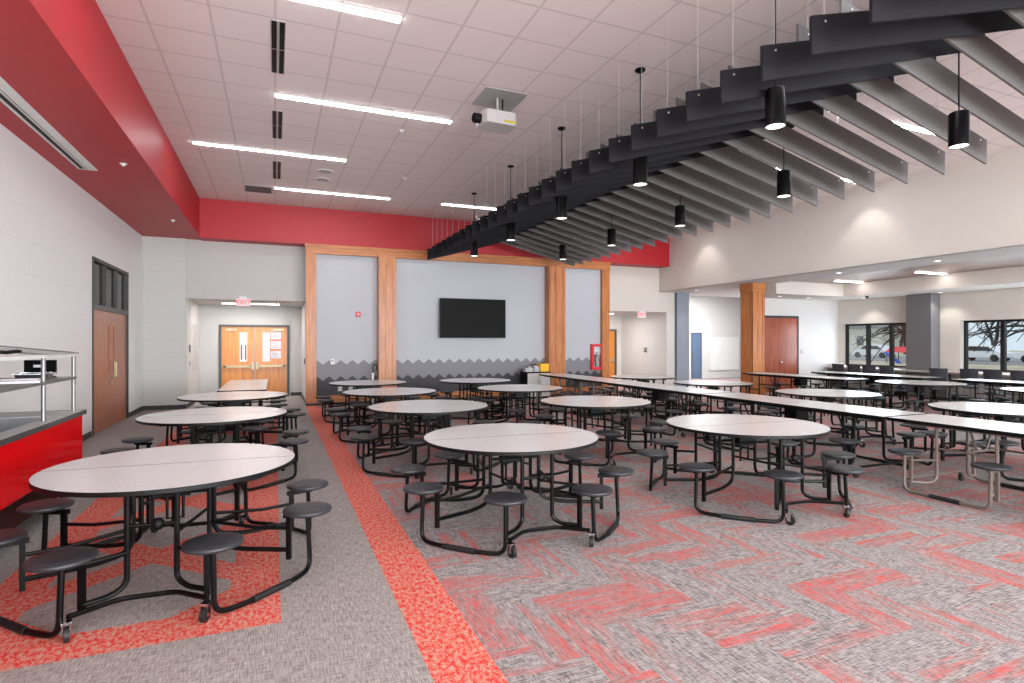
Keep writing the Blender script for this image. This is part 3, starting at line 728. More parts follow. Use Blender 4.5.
def long_table(L, ns, frame='black_steel', seat='seat_plastic'):
    """runs along local y"""
    t = thing('long_cafeteria_table', '', 'table'); hw = .39
    for s in (1, -1):
        y0, y1 = (.004, L/2-.006) if s > 0 else (-L/2+.006, -.004)
        m = MB().mat(0).add([(-hw, y0, .744), (hw, y0, .744), (hw, y1, .744), (-hw, y1, .744)], [(0,1,2,3)])
        m.mat(1); e = .003
        m.add([(-hw,y0,.744),(hw,y0,.744),(hw,y1,.744),(-hw,y1,.744),(-hw-e,y0,.738),(hw+e,y0,.738),(hw+e,y1,.738),(-hw-e,y1,.738),(-hw-e,y0,.706),(hw+e,y0,.706),(hw+e,y1,.706),(-hw-e,y1,.706)],
              [(0,1,5,4),(1,2,6,5),(2,3,7,6),(3,0,4,7),(4,5,9,8),(5,6,10,9),(6,7,11,10),(7,4,8,11),(8,9,10,11)])
        m.build('tabletop', ['laminate', 'black_plastic'], t, smooth=False)
    sp = L/ns*1.04; ys = [(-(ns-1)/2+i)*sp for i in range(ns)]
    SX = .60
    for s in (-1, 1):
        for i, y in enumerate(ys):
            x = SX*s; seat_mb(x, y, .155).build('seat', seat, t)
            lx, ly = .27*s, y + (.12 if i % 2 == 0 else -.12)
            MB().tube(fillet([(lx, ly, .705), (lx, ly, .13), (lx+.12*s, ly, .10), (.50*s, y, .10)], .08, 4), .0165, 8).build('leg', frame, t)
            b = MB().obox(((x+.50*s)/2, y, .388), (.18, .034, .03)).obox((.50*s, y, .24), (.03, .03, .30)).lathe([(.05, .404), (.05, .411)], (x, y, 0), 12)
            b.tube([(.50*s, y, .33), (lx, ly, .33)], .013); b.build('seat_bracket', frame, t)
        for i in range(0, ns, 2):
            y0, y1 = ys[i], ys[i+1]
            MB().tube(fillet([(SX*s, y0, .405), (SX*s+.01*s, y0, .022), (SX*s+.01*s, y1, .022), (SX*s, y1, .405)], .09, 5), .0165, 9).build('foot_tube', frame, t)
            MB().tube([(SX*s+.01*s, (y0+y1)/2-.14, .0225), (SX*s+.01*s, (y0+y1)/2+.14, .0225)], .0215, 9).build('foot_sleeve', 'rubber', t)
    for y in (ys[0]-.06, ys[-1]+.06):
        for s in (-1, 1): caster(t, .46*s, y, R(0 if s > 0 else 180))
        MB().tube([(-.47, y, .118), (.47, y, .118)], .0155).build('caster_link', frame, t)
    for y in [(ys[i]+ys[i+1])/2 for i in range(0, ns, 2)]:
        m = MB().tube([(-.27, y-.28, .46), (-.27, y+.28, .46)], .011).tube([(-.27, y, .46), (.27, y, .46)], .0125).tube([(.27, y-.28, .46), (.27, y+.28, .46)], .011)
        m.tube(fillet([(-.2, y, .70), (-.08, y, .465), (.08, y, .465), (.2, y, .70)], .05), .012); m.build('cross_bar', frame, t)
    MB().box(-.3, -.26, -L/2+.12, L/2-.12, .68, .706).box(.26, .3, -L/2+.12, L/2-.12, .68, .706).build('top_rail', frame, t, smooth=False)
    MB().box(-.12, .12, -.10, .10, .50, .66).tube([(-.3, 0, .60), (.3, 0, .60)], .016).lathe([(.03, -.03), (.05, 0), (.03, .03)], (.0, .14, .5), 12).build('folding_hinge', frame, t)
    return t
rt = round_table()
RT = [(-.65, 4.61, -3, 'round table nearest the camera, standing on the red carpet pattern at the left'),
      (1.985, 4.79, -2.5, 'round table nearest the camera in the middle, right of the red carpet strip'),
      (4.52, 4.55, -3, 'round table nearest the camera on the right, before the long table row'),
      (1.90, 7.45, -3, 'round table second from the camera along the red carpet strip'),
      (1.83, 9.87, 2, 'round table third from the camera along the red carpet strip'),
      (1.80, 12.17, -1, 'round table along the red carpet strip nearest the zigzag wall'),
      (4.09, 11.95, 3, 'round table in the centre nearest the wall under the television'),
      (4.20, 9.70, -4, 'round table behind the centre one and in front of the low cabinet'),
      (4.27, 7.13, 2, 'round table between the third-row tables and the long table row, half hidden by seats'),
      (-.60, 10.05, 4, 'round table third from the camera in the left column'),
      (-.65, 7.54, -3, 'round table second from the camera in the left column'),
      (8.42, 9.34, 2, 'round table behind the long row, left of the oak column'),
      (8.56, 6.80, -3, 'round table behind the long row, below the mahogany doors'),
      (8.62, 4.31, 3, 'round table behind the long row at the right edge of the picture'),
      (8.30, 11.61, 0, 'round table behind the long row nearest the right passage'),
      (12.45, 7.72, 5, 'round table in front of the left window, beyond the opening'),
      (12.6, 5.48, -4, 'round table in front of the right window at the picture edge')]
for i, (x, y, a, lab) in enumerate(RT):
    o = rt if i == 0 else copy_tree(rt); o.location = (x, y, 0); o.rotation_euler = (0, 0, R(a))
    o['label'] = 'grey-topped ' + lab; o['group'] = 'round tables with eight attached stools'
lt = long_table(3.04, 4); lb = long_table(3.04, 4, 'tan_steel')
for x, y, lab, src in ((6.79, 12.01, 'tan-legged long table at the far end of the row, near the fire extinguisher', lb), (6.79, 8.94, 'black-legged long table second from the far end of the row', lt), (6.79, 5.87, 'black-legged long table third from the far end of the row', lt), (6.79, 2.80, 'tan-legged long table of the row nearest the camera', lb),
                       (12.2, 10.42, 'black-legged long table before the mahogany doors', lt), (14.4, 10.1, 'black-legged long table in front of the grey pillar', lt), (14.5, 6.58, 'black-legged long table before the right window', lt), (-.54, 12.55, 'black-legged long table in the left column before the exit doors', lt)):
    used = src.get('label') not in ('', None)
    o = copy_tree(src) if used else src
    o.location = (x, y, 0); o.rotation_euler = (0,0,0); o['label'] = lab; o['group'] = 'long tables with attached stools'

# ------------------------------------------------------------------ television and things on the feature wall
t = thing('television', 'large black flat television mounted on the grey feature wall', 'television', (5.07, 14.97, 1.70))
MB().box(-.955, .955, -.03, .02, 0, 1.08).build('screen_housing', 'black_plastic', t, smooth=False, bevel=.006)
MB().box(-.935, .935, -.034, -.0305, .02, 1.06).build('screen', 'tv_black', t, smooth=False)
MB().box(-.3, .3, .02, .148, .35, .75).build('wall_bracket', 'black_steel', t, smooth=False)
t = thing('fire_extinguisher_cabinet', 'red framed fire extinguisher cabinet on the grey wall beside the right oak post', 'cabinet', (9.08, 15.12, .74))
MB().box(-.2, -.12, -.10, 0, 0, .78).box(.12, .2, -.10, 0, 0, .78).box(-.12, .12, -.10, 0, 0, .08).box(-.12, .12, -.10, 0, .70, .78).build('cabinet_frame', 'red_plastic', t, smooth=False)
MB().box(-.12, .12, -.012, -.002, .08, .70).build('back_panel', 'light_grey_plastic', t, smooth=False)
MB().box(-.12, .12, -.09, -.086, .08, .70).build('door_glass', 'glass', t, smooth=False)
e = thing('fire_extinguisher', 'silver fire extinguisher inside the red wall cabinet', 'extinguisher', (9.08, 15.07, .83))
MB().lathe([(.03, 0), (.045, .01), (.047, .05), (.047, .32), (.03, .36), (.012, .38), (.012, .42)], (0,0,0), 18).build('tank', 'brushed_steel', e)
MB().box(-.015, .06, -.01, .01, .42, .45).tube([(0,0,.40), (-.06,0,.38), (-.07,0,.15)], .008).build('valve', 'black_plastic', e)
t = thing('fire_alarm', 'small red fire alarm on the grey wall between the left oak posts', 'alarm', (1.98, 15.12, 2.24))
MB().box(-.06, .06, -.05, 0, 0, .13).build('housing', 'red_plastic', t, smooth=False, bevel=.006); MB().box(-.02, .02, -.058, -.05, .05, .085).build('strobe', 'white_plastic', t, smooth=False)
t = thing('wall_intercom', 'small white wall device above the zigzag painting left', 'device', (1.34, 15.12, 1.02))
MB().box(-.045, .045, -.05, 0, 0, .14).build('housing', 'white_plastic', t, smooth=False, bevel=.01); MB().cyl((0,-.052,.09), .02, .003, 14, 'Y').build('button', 'frame_grey', t)
for x, lab in ((1.53, 'left'), (1.79, 'right')):
    t = thing('wall_outlet', 'grey outlet plate low on the charcoal wall, the %s one of two' % lab, 'outlet', (x, 15.12, .33), 0, 'wall outlets')
    MB().box(-.055, .055, -.012, 0, 0, .12).build('plate', 'light_grey_plastic', t, smooth=False); MB().box(-.02, .02, -.015, -.0125, .02, .05).box(-.02, .02, -.015, -.0125, .07, .10).build('socket', 'white_plastic', t, smooth=False)
t = thing('floor_stand', 'white post with a black loop on top beside the second oak post', 'stand', (2.3, 14.78, 0))
MB().lathe([(.14, 0), (.14, .012), (.03, .02)], (0,0,0), 20).build('base', 'black_steel', t)
MB().lathe([(.02, .015), (.022, .55), (.028, .58), (.028, .80)], (0,0,0), 14).build('post', 'white_plastic', t)
MB().tube([(.0, 0, .80), (.02, 0, .86)] + [(.05+.055*math.cos(a), 0, .93+.085*math.sin(a)) for a in [R(-120-30*k) for k in range(11)]], .013, 8).build('loop', 'black_plastic', t)

# low cabinet before the third oak post
t = thing('storage_cabinet', 'low black cabinet with two white doors in front of the third oak post', 'cabinet', (6.82, 14.42, 0))
MB().box(-.35, .35, .012, .50, .05, .72).box(-.31, .31, .05, .5, 0, .05).build('cabinet_body', 'black_plastic', t, smooth=False)
MB().box(-.37, .37, -.01, .52, .72, .75).build('cabinet_top', 'black_plastic', t, smooth=False)
for s in (-1, 1):
    x0, x1 = (-.345, -.004) if s < 0 else (.004, .345)
    d = MB().box(x0, x1, -.006, .011, .06, .71).build('door', 'paint_white', t, smooth=False)
    MB().box(-.03*s*-1-.006 if s > 0 else -.036, -.03*s*-1+.006 if s > 0 else -.024, -.02, -.006, .40, .52).build('door_handle', 'chrome', d, smooth=False)
def bin_(name, label, cat, x, y, z, w, d, h, mat, flare=1.12):
    t = thing(name, label, cat, (x, y, z)); o = MB(); a, b = w/2, d/2; k = flare; i = .012
    ring = lambda s, z, q=0: [(-a*s+q, -b*s+q, z), (a*s-q, -b*s+q, z), (a*s-q, b*s-q, z), (-a*s+q, b*s-q, z)]
    vs = ring(1, 0) + ring(k, h) + ring(k, h, i) + ring(1, .01, i)
    fs = [(0,1,2,3)]
    for bb in (0, 4, 8):
        for q in range(4): fs.append((bb+q, bb+(q+1) % 4, bb+4+(q+1) % 4, bb+4+q))
    fs.append((12,13,14,15)); o.add(vs, fs).build('bin_body', mat, t, smooth=False)
    rim = MB(); 
    A, B = a*k+.008, b*k+.008
    rim.box(-A, A, -B, -B+.014, h-.02, h+.004).box(-A, A, B-.014, B, h-.02, h+.004).box(-A, -A+.014, -B, B, h-.02, h+.004).box(A-.014, A, -B, B, h-.02, h+.004).build('rim', mat, t, smooth=False)
    return t
bin_('storage_bin', 'bright yellow open bin on the low cabinet', 'bin', 7.03, 14.60, .75, .25, .22, .22, 'yellow_plastic')
t = thing('cloth_pile', 'dark crumpled cloth poking out of the yellow bin', 'cloth', (7.03, 14.62, .93))
random.seed(3)
m = MB(); 
prof = [(.02, -.02), (.08, 0), (.09, .03), (.06, .06), (.02, .075)]
m.lathe(prof, (0,0,0), 12); m.v = [(x*(1+random.uniform(-.2,.2)), y*(1+random.uniform(-.2,.2)), z+random.uniform(-.008,.008)) for x, y, z in m.v]
m.build('cloth_body', 'dark_cloth', t)
bin_('clear_tub', 'pale clear tub beside the yellow bin on the low cabinet', 'tub', 6.80, 14.62, .75, .15, .2, .13, 'light_grey_plastic', 1.05)
bin_('paper_tray', 'long grey tray at the left end of the low cabinet', 'tray', 6.58, 14.64, .75, .24, .2, .10, 'light_grey_plastic', 1.03)
t = thing('supply_bottle', 'small white bottle with a red cap standing in the grey tray', 'bottle', (6.62, 14.62, .764))
MB().lathe([(.03, 0), (.034, .01), (.034, .10), (.015, .13)], (0,0,0), 14).build('bottle_body', 'white_plastic', t); MB().cyl((0,0,.13), .018, .035, 12).build('cap', 'red_plastic', t)
t = thing('supply_box', 'small white box standing in the clear tub', 'box', (6.80, 14.62, .762))
MB().box(-.05, .05, -.04, .04, 0, .14).build('box_body', 'paper', t, smooth=False); MB().box(-.052, .052, -.042, .042, .12, .145).build('lid', 'white_plastic', t, smooth=False)

# exit signs
def exit_sign(x, y, z, lab, hang):
    t = thing('exit_sign', lab, 'sign', (x, y, z), 0)
    MB().box(-.16, .16, -.015, .015, 0, .19).build('sign_panel', 'exit_face', t, smooth=False)
    text('letters', 'EXIT', .155, 'exit_red', (0, -.018, .095), (R(90), 0, 0), t).scale = (1.0, 1, 1)
    MB().box(-.08, .08, -.02, .029, .19, hang+.03).build('sign_mount', 'white_plastic', t, smooth=False)
exit_sign(-.73, 15.52, 2.47, 'glowing exit sign in front of the left passage', .21)
exit_sign(11.08, 15.57, 2.38, 'glowing exit sign in front of the right passage', .21)

# small wall things
def plate(name, lab, cat, x0, x1, y0, y1, z0, z1, mat, inner):
    t = thing(name, lab, cat, ((x0+x1)/2, (y0+y1)/2, z0)); X, Y, Z = (x1-x0)/2, (y1-y0)/2, z1-z0
    MB().box(-X, X, -Y, Y, 0, Z).build('plate', mat, t, smooth=False, bevel=.003)
    if Y > X: MB().box(-X-.006 , X+.006, -Y*.4, Y*.4, Z*.35, Z*.65).build('switch', inner, t, smooth=False)
    else: MB().box(-X*.4, X*.4, -Y-.006, Y+.004, Z*.35, Z*.65).build('switch', inner, t, smooth=False)
plate('card_reader', 'small black card reader on the white left passage wall', 'device', -1.95, -1.93, 15.95, 16.05, 1.33, 1.52, 'frame_dark', 'light_grey_plastic')
plate('light_switch', 'double light switch plate on the white left passage wall', 'switch', -1.95, -1.935, 15.9, 16.1, 1.0, 1.12, 'light_grey_plastic', 'frame_grey')
plate('wall_outlet', 'white outlet plate low on the left passage wall', 'outlet', -1.95, -1.94, 16.55, 16.65, .42, .54, 'white_plastic', 'light_grey_plastic')
tag(MB().box(-1.948, -1.938, 16.6, 17.6, .85, 2.05).build('wall_panel', 'paint_grey'), 'light grey board on the side wall of the left passage', 'panel')
plate('door_release', 'black button plate on the right jamb of the left passage', 'device', .70, .72, 15.9, 15.98, 1.0, 1.15, 'black_plastic', 'light_grey_plastic')
plate('thermostat', 'grey square thermostat on the cream wall of the right passage', 'thermostat', 12.08, 12.1, 16.7, 16.85, 1.22, 1.38, 'frame_grey', 'light_grey_plastic')
plate('light_switch', 'grey switch plate right of the mahogany doors', 'switch', 15.55, 15.69, 13.285, 13.3, 1.22, 1.34, 'light_grey_plastic', 'white_plastic')
t = thing('wall_camera', 'small dark dome camera under the soffit near the left window', 'camera', (16.3, 11.6, 2.95))
MB().lathe([(.05, -.001), (.05, -.02)], (0,0,0), 16).build('mount', 'frame_dark', t); MB().lathe([(.04, -.02), (.035, -.045), (.015, -.06)], (0,0,0), 16).build('dome', 'black_plastic', t)
t = thing('whiteboard', 'white board on the pale alcove wall left of the oak column', 'whiteboard', (14.0-.05, 19.48, .25))
t.location = (17.4, 19.47, .02)
MB().box(0, 1.6, 0, .02, .35, 1.75).build('board', 'white_plastic', t, smooth=False); MB().box(-.03, 0, -.005, .025, .32, 1.78).box(-.03, 1.63, -.005, .025, 1.75, 1.78).box(1.6, 1.63, -.005, .025, .32, 1.78).box(-.03, 1.63, -.005, .025, .32, .35).build('board_frame', 'white_plastic', t, smooth=False)

# ------------------------------------------------------------------ serving counter at the left
t = thing('serving_counter', 'glossy red mobile serving counter with steel shelves at the left wall', 'counter', (-2.2, 4.6, 0))
X0, X1, Y0, Y1 = -.42, .40, -2.4, 2.38      # local
MB().box(X1-.03, X1, Y0, Y1, .40, .87).box(X0, X1-.03, Y1-.03, Y1, .40, .87).build('front_panel', 'red_gloss', t, smooth=False)
MB().box(X0, X1-.03, Y0, Y1-.03, .18, .42).box(X0, X0+.03, Y0, Y1-.03, .42, .87).build('lower_frame', 'black_steel', t, smooth=False)
cm = MB()
cm.box(X1-.14, X1+.02, Y0, Y1+.03, .87, .905).box(X0, X0+.09, Y0, Y1+.03, .87, .905).box(X0+.09, X1-.14, Y1-.40, Y1+.03, .87, .905).box(X0+.09, X1-.14, Y0, Y0+.2, .87, .905)
cm.box(X0+.09, X1-.14, .70, .78, .87, .905); cm.build('countertop', 'light_grey_plastic', t, smooth=False, bevel=.003)
MB().box(X1+.0205, X1+.027, Y0, Y1+.03, .865, .908).box(X0, X1+.027, Y1+.0305, Y1+.037, .865, .908).build('countertop_edge', 'granite', t, smooth=False)
for a, b in ((.78, Y1-.40), (Y0+.2, .70)):
    m = MB(); x0, x1 = X0+.09, X1-.14
    m.add([(x0,a,.895),(x1,a,.895),(x1,b,.895),(x0,b,.895),(x0+.03,a+.03,.62),(x1-.03,a+.03,.62),(x1-.03,b-.03,.62),(x0+.03,b-.03,.62)], [(0,1,5,4),(1,2,6,5),(2,3,7,6),(3,0,4,7),(4,5,6,7)])
    m.build('food_well', 'brushed_steel', t, smooth=False)
for y in (Y1-.05, Y1-.85, Y1-2.3, Y0+.1):
    for x in (X1-.06, X0+.14): MB().tube([(x, y, .905), (x, y, 1.455)], .018, 12).build('shelf_post', 'brushed_steel', t)
MB().box(X0+.10, X1-.04, Y0+.05, Y1-.02, 1.225, 1.25).build('middle_shelf', 'brushed_steel', t, smooth=False, bevel=.004)
MB().box(X0+.10, X1-.03, Y0+.05, Y1-.80, 1.455, 1.485).box(X1-.075, X1-.03, Y1-.80, Y1, 1.455, 1.485).build('top_shelf', 'white_plastic', t, smooth=False, bevel=.004)
MB().prism([(X0+.06, 1.56), (X0+.1, 1.565), (X1-.03, 1.483), (X1-.03, 1.475)], 1, Y1-.87, Y1-.0).build('sneeze_guard', 'glass', t, smooth=False)
g = MB(); 
g.tube([(X0+.08, Y1-.87, 1.565), (X0+.08, Y1, 1.565)], .008).tube([(X0+.08, Y1, 1.565), (X1-.03, Y1, 1.482)], .008).tube([(X0+.08, Y1-.87, 1.565), (X1-.03, Y1-.87, 1.482)], .008).build('guard_edge', 'brushed_steel', t)
for y in (Y1-.12, Y0+.3):
    for x in (X1-.12, X0+.1):
        c = MB().box(x-.03, x+.03, y-.03, y+.03, .13, .18).box(x-.032, x-.026, y-.02, y+.02, .06, .14).box(x+.026, x+.032, y-.02, y+.02, .06, .14).build('caster', 'chrome', t, smooth=False)
        MB().lathe([(.055, -.022), (.065, -.015), (.065, .015), (.055, .022)], (x, y, .066), 20, 'X').build('wheel', 'rubber', c)
        MB().lathe([(.035, -.025), (.035, .025)], (x, y, .066), 16, 'X').build('wheel_hub', 'chrome', c)
t = thing('register_screen', 'black point of sale screen standing on the steel shelf of the counter', 'screen', (-2.08, 6.78, 1.252), R(-8))
MB().box(-.10, .10, -.07, .07, 0, .012).tube([(0, 0, .01), (0, .01, .10)], .015).build('stand', 'black_plastic', t)
MB().box(-.13, .13, -.012, .015, .04, .17).build('screen', 'tv_black', t, smooth=False, bevel=.004); MB().box(-.05, .03, -.016, -.0125, .10, .125).build('sticker', 'white_plastic', t, smooth=False)
t = thing('serving_tray', 'flat white tray lying on the steel shelf of the serving counter', 'tray', (-1.99, 6.02, 1.256), R(15))
MB().box(-.14, .14, -.2, .2, 0, .006).build('tray_base', 'paper', t, smooth=False); MB().box(-.14, .14, -.2, -.19, .006, .02).box(-.14, .14, .19, .2, .006, .02).box(-.14, -.13, -.2, .2, .006, .02).box(.13, .14, -.2, .2, .006, .02).build('tray_rim', 'paper', t, smooth=False)
t = thing('steam_pan', 'shiny steel pan standing on the middle shelf near the counter end', 'pan', (-2.02, 6.45, 1.251), R(8))
MB().add([(-.12,-.16,.06),(.12,-.16,.06),(.12,.16,.06),(-.12,.16,.06),(-.10,-.14,0),(.10,-.14,0),(.10,.14,0),(-.10,.14,0)], [(0,1,5,4),(1,2,6,5),(2,3,7,6),(3,0,4,7),(4,5,6,7)]).build('pan_body', 'chrome', t, smooth=False)
MB().box(-.135, .135, -.175, -.158, .056, .062).box(-.135, .135, .158, .175, .056, .062).box(-.135, -.118, -.158, .158, .056, .062).box(.118, .135, -.158, .158, .056, .062).build('pan_rim', 'chrome', t, smooth=False)
t = thing('hand_clamp', 'small black clamp lying on the top shelf of the counter', 'clamp', (-2.14, 6.06, 1.487))
MB().tube([(-.10, 0, .02), (-.03, .03, .025), (.05, 0, .02), (.12, .02, .03)], .016, 8).build('handle', 'black_plastic', t); MB().lathe([(.02, -.012), (.03, 0), (.02, .012)], (.12, .02, .03), 10).build('knob', 'black_plastic', t)

# ------------------------------------------------------------------ oak column and grey pillar at the opening
t = thing('column', 'square oak-panelled column under the cream fascia', 'column', (12.63, 12.40, 0), R(0))
h = .215
MB().box(-h, h, -h, h, .12, 3.05).build('shaft', 'oak', t, smooth=False)
m = MB()
for s in (-1, 1):
    for a, b in ((-h-.012, -h+.07), (h-.07, h+.012)): m.box(a, b, s*h-.012 if s < 0 else h, -h if s < 0 else h+.012, .3, 3.0); m.box(s*h-.012 if s < 0 else h, -h if s < 0 else h+.012, a, b, .3, 3.0)
    m.box(-.03, .03, s*h-.008 if s < 0 else h, -h if s < 0 else h+.008, .3, 3.0)
m.build('corner_board', 'oak', t, smooth=False)
MB().box(-h-.03, h+.03, -h-.03, h+.03, 3.0, 3.249).build('capital', 'oak_horizontal', t, smooth=False, bevel=.008)
MB().box(-h-.03, h+.03, -h-.03, h+.03, 0, .3).build('plinth', 'oak_horizontal', t, smooth=False, bevel=.008)
t = thing('column', 'grey painted pillar between the two windows', 'column', (17.09, 10.50, 0))
MB().box(-.2, .2, -.34, .34, 0, 2.95).build('shaft', 'paint_grey_dark', t, smooth=False)
# counter along the window wall
t = thing('window_counter', 'long cream counter shelf along the window wall', 'counter', (16.9, 0, 0))
MB().box(-.25, .38, -3.0, 10.14, .74, .79).box(-.25, -.02, 10.14, 10.86, .74, .79).box(-.25, .38, 10.86, 13.28, .74, .79).build('counter_slab', 'counter_cream', t, smooth=False, bevel=.006)
for y in (-2.6, 0, 2.6, 5.2, 7.6, 9.9, 11.5, 13.1): MB().box(-.15, .36, y-.03, y+.03, 0, .74).build('support_panel', 'frame_grey', t, smooth=False)
t = thing('paper_stack', 'stack of white papers at the left end of the window counter', 'papers', (16.85, 13.0, .79))
MB().box(-.14, .14, -.2, .2, 0, .05).build('lower_stack', 'paper', t, smooth=False); MB().obox((0, .02, .075), (.25, .3, .045), R(10)).build('upper_stack', 'paper', t, smooth=False)

# stacking chairs at the counter
def chair():
    t = thing('stacking_chair', '', 'chair')
    # faces +x (window); back towards the camera
    m = MB(); n = 7
    for i in range(n):
        pass
    def curved(x, zc, hh, w, bend, th, tilt):
        vs = []; fs = []
        for k in range(n):
            y = -w/2 + w*k/(n-1); xo = -bend*(1-(2*k/(n-1)-1)**2)
            for (dx, z) in ((0, zc-hh/2), (th, zc-hh/2), (th-tilt, zc+hh/2), (-tilt, zc+hh/2)): vs.append((x+xo+dx, y, z))
        for k in range(n-1):
            b = k*4
            for q in range(4): fs.append((b+q, b+(q+1) % 4, b+4+(q+1) % 4, b+4+q))
        fs += [(0,1,2,3), tuple(range(4*(n-1), 4*n))]
        return MB().add(vs, fs)
    curved(-.20, .715, .40, .405, .03, .014, .05).build('backrest', 'dark_cloth', t)
    MB().prism([(-.2,-.18),(.2,-.19),(.23,-.13),(.23,.13),(.2,.19),(-.2,.18)], 2, .44, .465).build('seat', 'dark_cloth', t, bevel=.008)
    for sy in (-1, 1):
        y = .19*sy
        MB().tube(fillet([(-.235, y, .86), (-.19, y, .45), (-.26, y, .0)], .05), .011).build('leg', 'brushed_steel', t)
        MB().tube(fillet([(-.18, y, .44), (.2, y, .44), (.25, y, 0)], .05), .011).build('leg', 'brushed_steel', t)
    MB().tube([(-.18, -.19, .43), (-.18, .19, .43)], .01).tube([(.18, -.19, .43), (.18, .19, .43)], .01).build('seat_rail', 'brushed_steel', t)
    return t
ch = chair()
CH = [(12.28, 'first'), (11.78, 'second'), (11.30, 'third'), (10.80, 'fourth'), (9.30, 'fifth, alone beside the grey pillar,'), (8.72, 'sixth'), (8.20, 'seventh'), (7.66, 'eighth'), (7.1, 'ninth'), (6.5, 'tenth')]
for i, (y, lab) in enumerate(CH):
    o = ch if i == 0 else copy_tree(ch); o.location = (16.2 if i != 4 else 15.9, y, 0); o.rotation_euler = (0,0,R((-2, 1, -1, 2, 12, 2, -3, 4, 0, 3)[i]))
    o['label'] = ('dark stacking chair at the window counter, %s from the back wall' % lab) if i != 4 else 'dark stacking chair standing alone beside the grey pillar'; o['group'] = 'dark chairs at the window counter'

# ------------------------------------------------------------------ outside the windows
gp = MB().add([(17.6,-60,-.25),(140,-60,-.25),(140,90,-.25),(17.6,90,-.25)], [(0,1,2,3)]); o = gp.build('ground_outside', 'grass', smooth=False); struct(o)
struct(MB().box(53, 72, -40, 100, -.25, -.20).build('floor_parking', 'asphalt', smooth=False))
def car(x, y, rz, lab, mat='car_white'):
    t = thing('car', lab, 'car', (x, y, -.2), R(rz), 'cars in the parking lot')
    MB().prism([(-2.2,.35),(-2.15,.8),(-1.5,.92),(-.9,1.4),(.7,1.45),(1.3,.95),(2.1,.85),(2.25,.6),(2.2,.3)], 1, -.85, .85).build('car_body', mat, t, smooth=False, bevel=.05)
    MB().prism([(-1.35,.95),(-.85,1.33),(.62,1.37),(1.1,.97)], 1, -.87, .87).build('car_window', 'car_glass', t, smooth=False)
    for wx in (-1.35, 1.4):
        for wy in (-.8, .8): MB().lathe([(.2, -.1), (.32, -.09), (.32, .09), (.2, .1)], (wx, wy, .32), 20, 'Y').build('wheel', 'rubber', t)
car(60, 31.6, 88, 'white car parked outside the left edge of the right window')
car(60, 26.6, 92, 'white car parked outside, at the right edge of the picture')
car(61, 42.5, 90, 'white car seen through the left window')
bl = thing('building', 'pale house beyond the parking lot', 'building', (104, 76, -.25))
MB().box(-6, 6, -9, 9, 0, 4.2).build('house_wall', 'siding', bl, smooth=False); MB().prism([(-10, 4.2), (10, 4.2), (0, 6.8)], 0, -6.4, 6.4).build('roof', 'asphalt', bl, smooth=False)
for y in (-5, 0, 5): MB().box(-6.05, -6, y-.6, y+.6, 1.2, 2.8).build('house_window', 'car_glass', bl, smooth=False)
cp = thing('play_canopy', 'red canopy with a blue slide outside the left window', 'playground', (50, 32.4, -.25)); cp.scale = (.6, .6, .8)
MB().prism([(-1.5, 1.15), (1.5, 1.15), (0, 1.75)], 1, -1.6, 1.6).build('canopy', 'red_plastic', cp, smooth=False)
for x in (-1.3, 1.3):
    for y in (-1.4, 1.4): MB().tube([(x, y, 0), (x, y, 1.2)], .06).build('post', 'frame_grey', cp)
MB().prism([(-1.2, 0), (-1.0, 0), (1.0, 1.1), (.8, 1.2)], 0, -2.6, -1.9).build('slide', 'blue_plastic', cp, smooth=False)
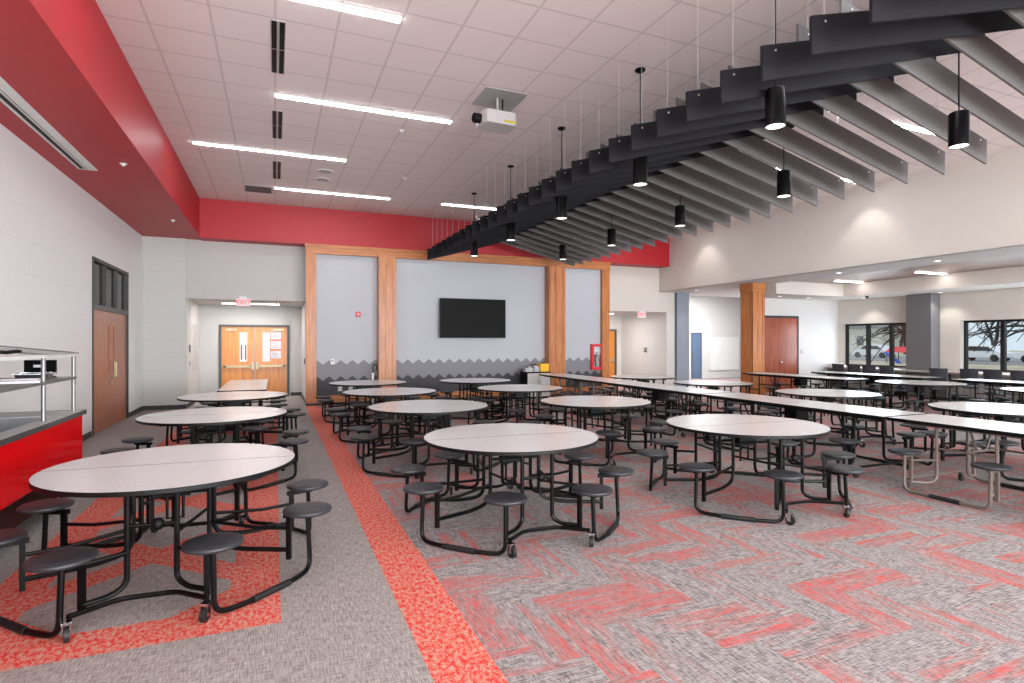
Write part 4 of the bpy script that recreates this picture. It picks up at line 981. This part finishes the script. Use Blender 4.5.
def tree(x, y, h, seed, lab, lean=0, r0=.22, depth=4, name='bare_tree', spread=.6, nb=3):
    rr = random.Random(seed); t = thing(name, lab, 'tree', (x, y, -.25), 0, 'bare trees outside'); tr = MB(); br = MB()
    def grow(mb, p, d, L, r, lv):
        pts = [p]; rad = [r]; q = p.copy(); dd = d.copy()
        for k in range(4):
            dd = (dd + Vector((rr.uniform(-.18,.18), rr.uniform(-.18,.18), rr.uniform(-.05,.12)))).normalized(); q = q + dd*L/4; pts.append(q.copy()); rad.append(r*(1-.5*(k+1)/4))
        mb.tube(pts, rad, 6 if lv < 2 else 4)
        if lv < depth:
            for k in range(nb + (1 if lv == 0 else 0)):
                i = rr.randint(2, 4); a = rr.uniform(0, 2*PI); nd = (dd*.6 + Vector((math.cos(a), math.sin(a), rr.uniform(-.1,.6)))*spread).normalized()
                grow(br, pts[i], nd, L*rr.uniform(.55,.8), rad[i]*.72, lv+1)
    grow(tr, Vector((0,0,0)), Vector((lean, 0, 1)).normalized(), h*.45, r0, 0)
    tr.build('trunk', 'bark', t); br.build('branches', 'bark', t)
def spreading_tree(x, y, seed, lab, side):
    rr = random.Random(seed); t = thing('spreading_tree', lab, 'tree', (x, y, -.25), 0, 'spreading trees near the windows')
    MB().tube([(0,0,0), (.05,.02,1.2), (0,.1*side,2.6), (0,.15*side,4.2)], [.24, .2, .17, .08], 10).build('trunk', 'bark', t); b = MB()
    for k in range(26):
        z0 = rr.uniform(1.9, 4.0); a = rr.uniform(-1.0, 1.0) + (PI/2)*side; L = rr.uniform(2.2, 4.6); up = rr.uniform(.1, .9); dr = rr.uniform(.2, 1.9)
        pts = []; r0 = rr.uniform(.03, .075); w1 = rr.uniform(-.3, .3)
        for q in range(9):
            u = q/8; pts.append(Vector((math.cos(a)*L*u + w1*math.sin(u*4)*.4, math.sin(a)*L*u + w1*math.sin(u*5)*.3, z0 + up*math.sin(u*PI*.7) - dr*u*u)))
        b.tube(pts, [r0*(1-.75*q/8) for q in range(9)], 6)
        for m_ in range(6):
            i = rr.randint(2, 7); p = pts[i]; d = Vector((rr.uniform(-1,1), rr.uniform(-1,1), rr.uniform(-.5,.8))).normalized(); l2 = rr.uniform(.4, 1.3)
            b.tube([p, p+d*l2*.5+Vector((0,0,.05)), p+d*l2], [.016, .011, .006], 4)
    b.build('branches', 'bark', t)
spreading_tree(25.5, 11.0, 5, 'spreading bare tree with drooping branches outside the right window', 1)
spreading_tree(26.5, 15.9, 9, 'spreading bare tree with drooping branches outside the left window', 1)
for i, (x, y) in enumerate(((78, 34), (80, 41), (77, 47), (84, 54), (78, 61), (92, 52), (94, 48), (95, 62), (92, 40))):
    tree(x, y, 10+i % 3, 30+i, 'bare tree on the far side of the parking lot, %s of the line' % ORD[i], 0, .25, 4, spread=.5)
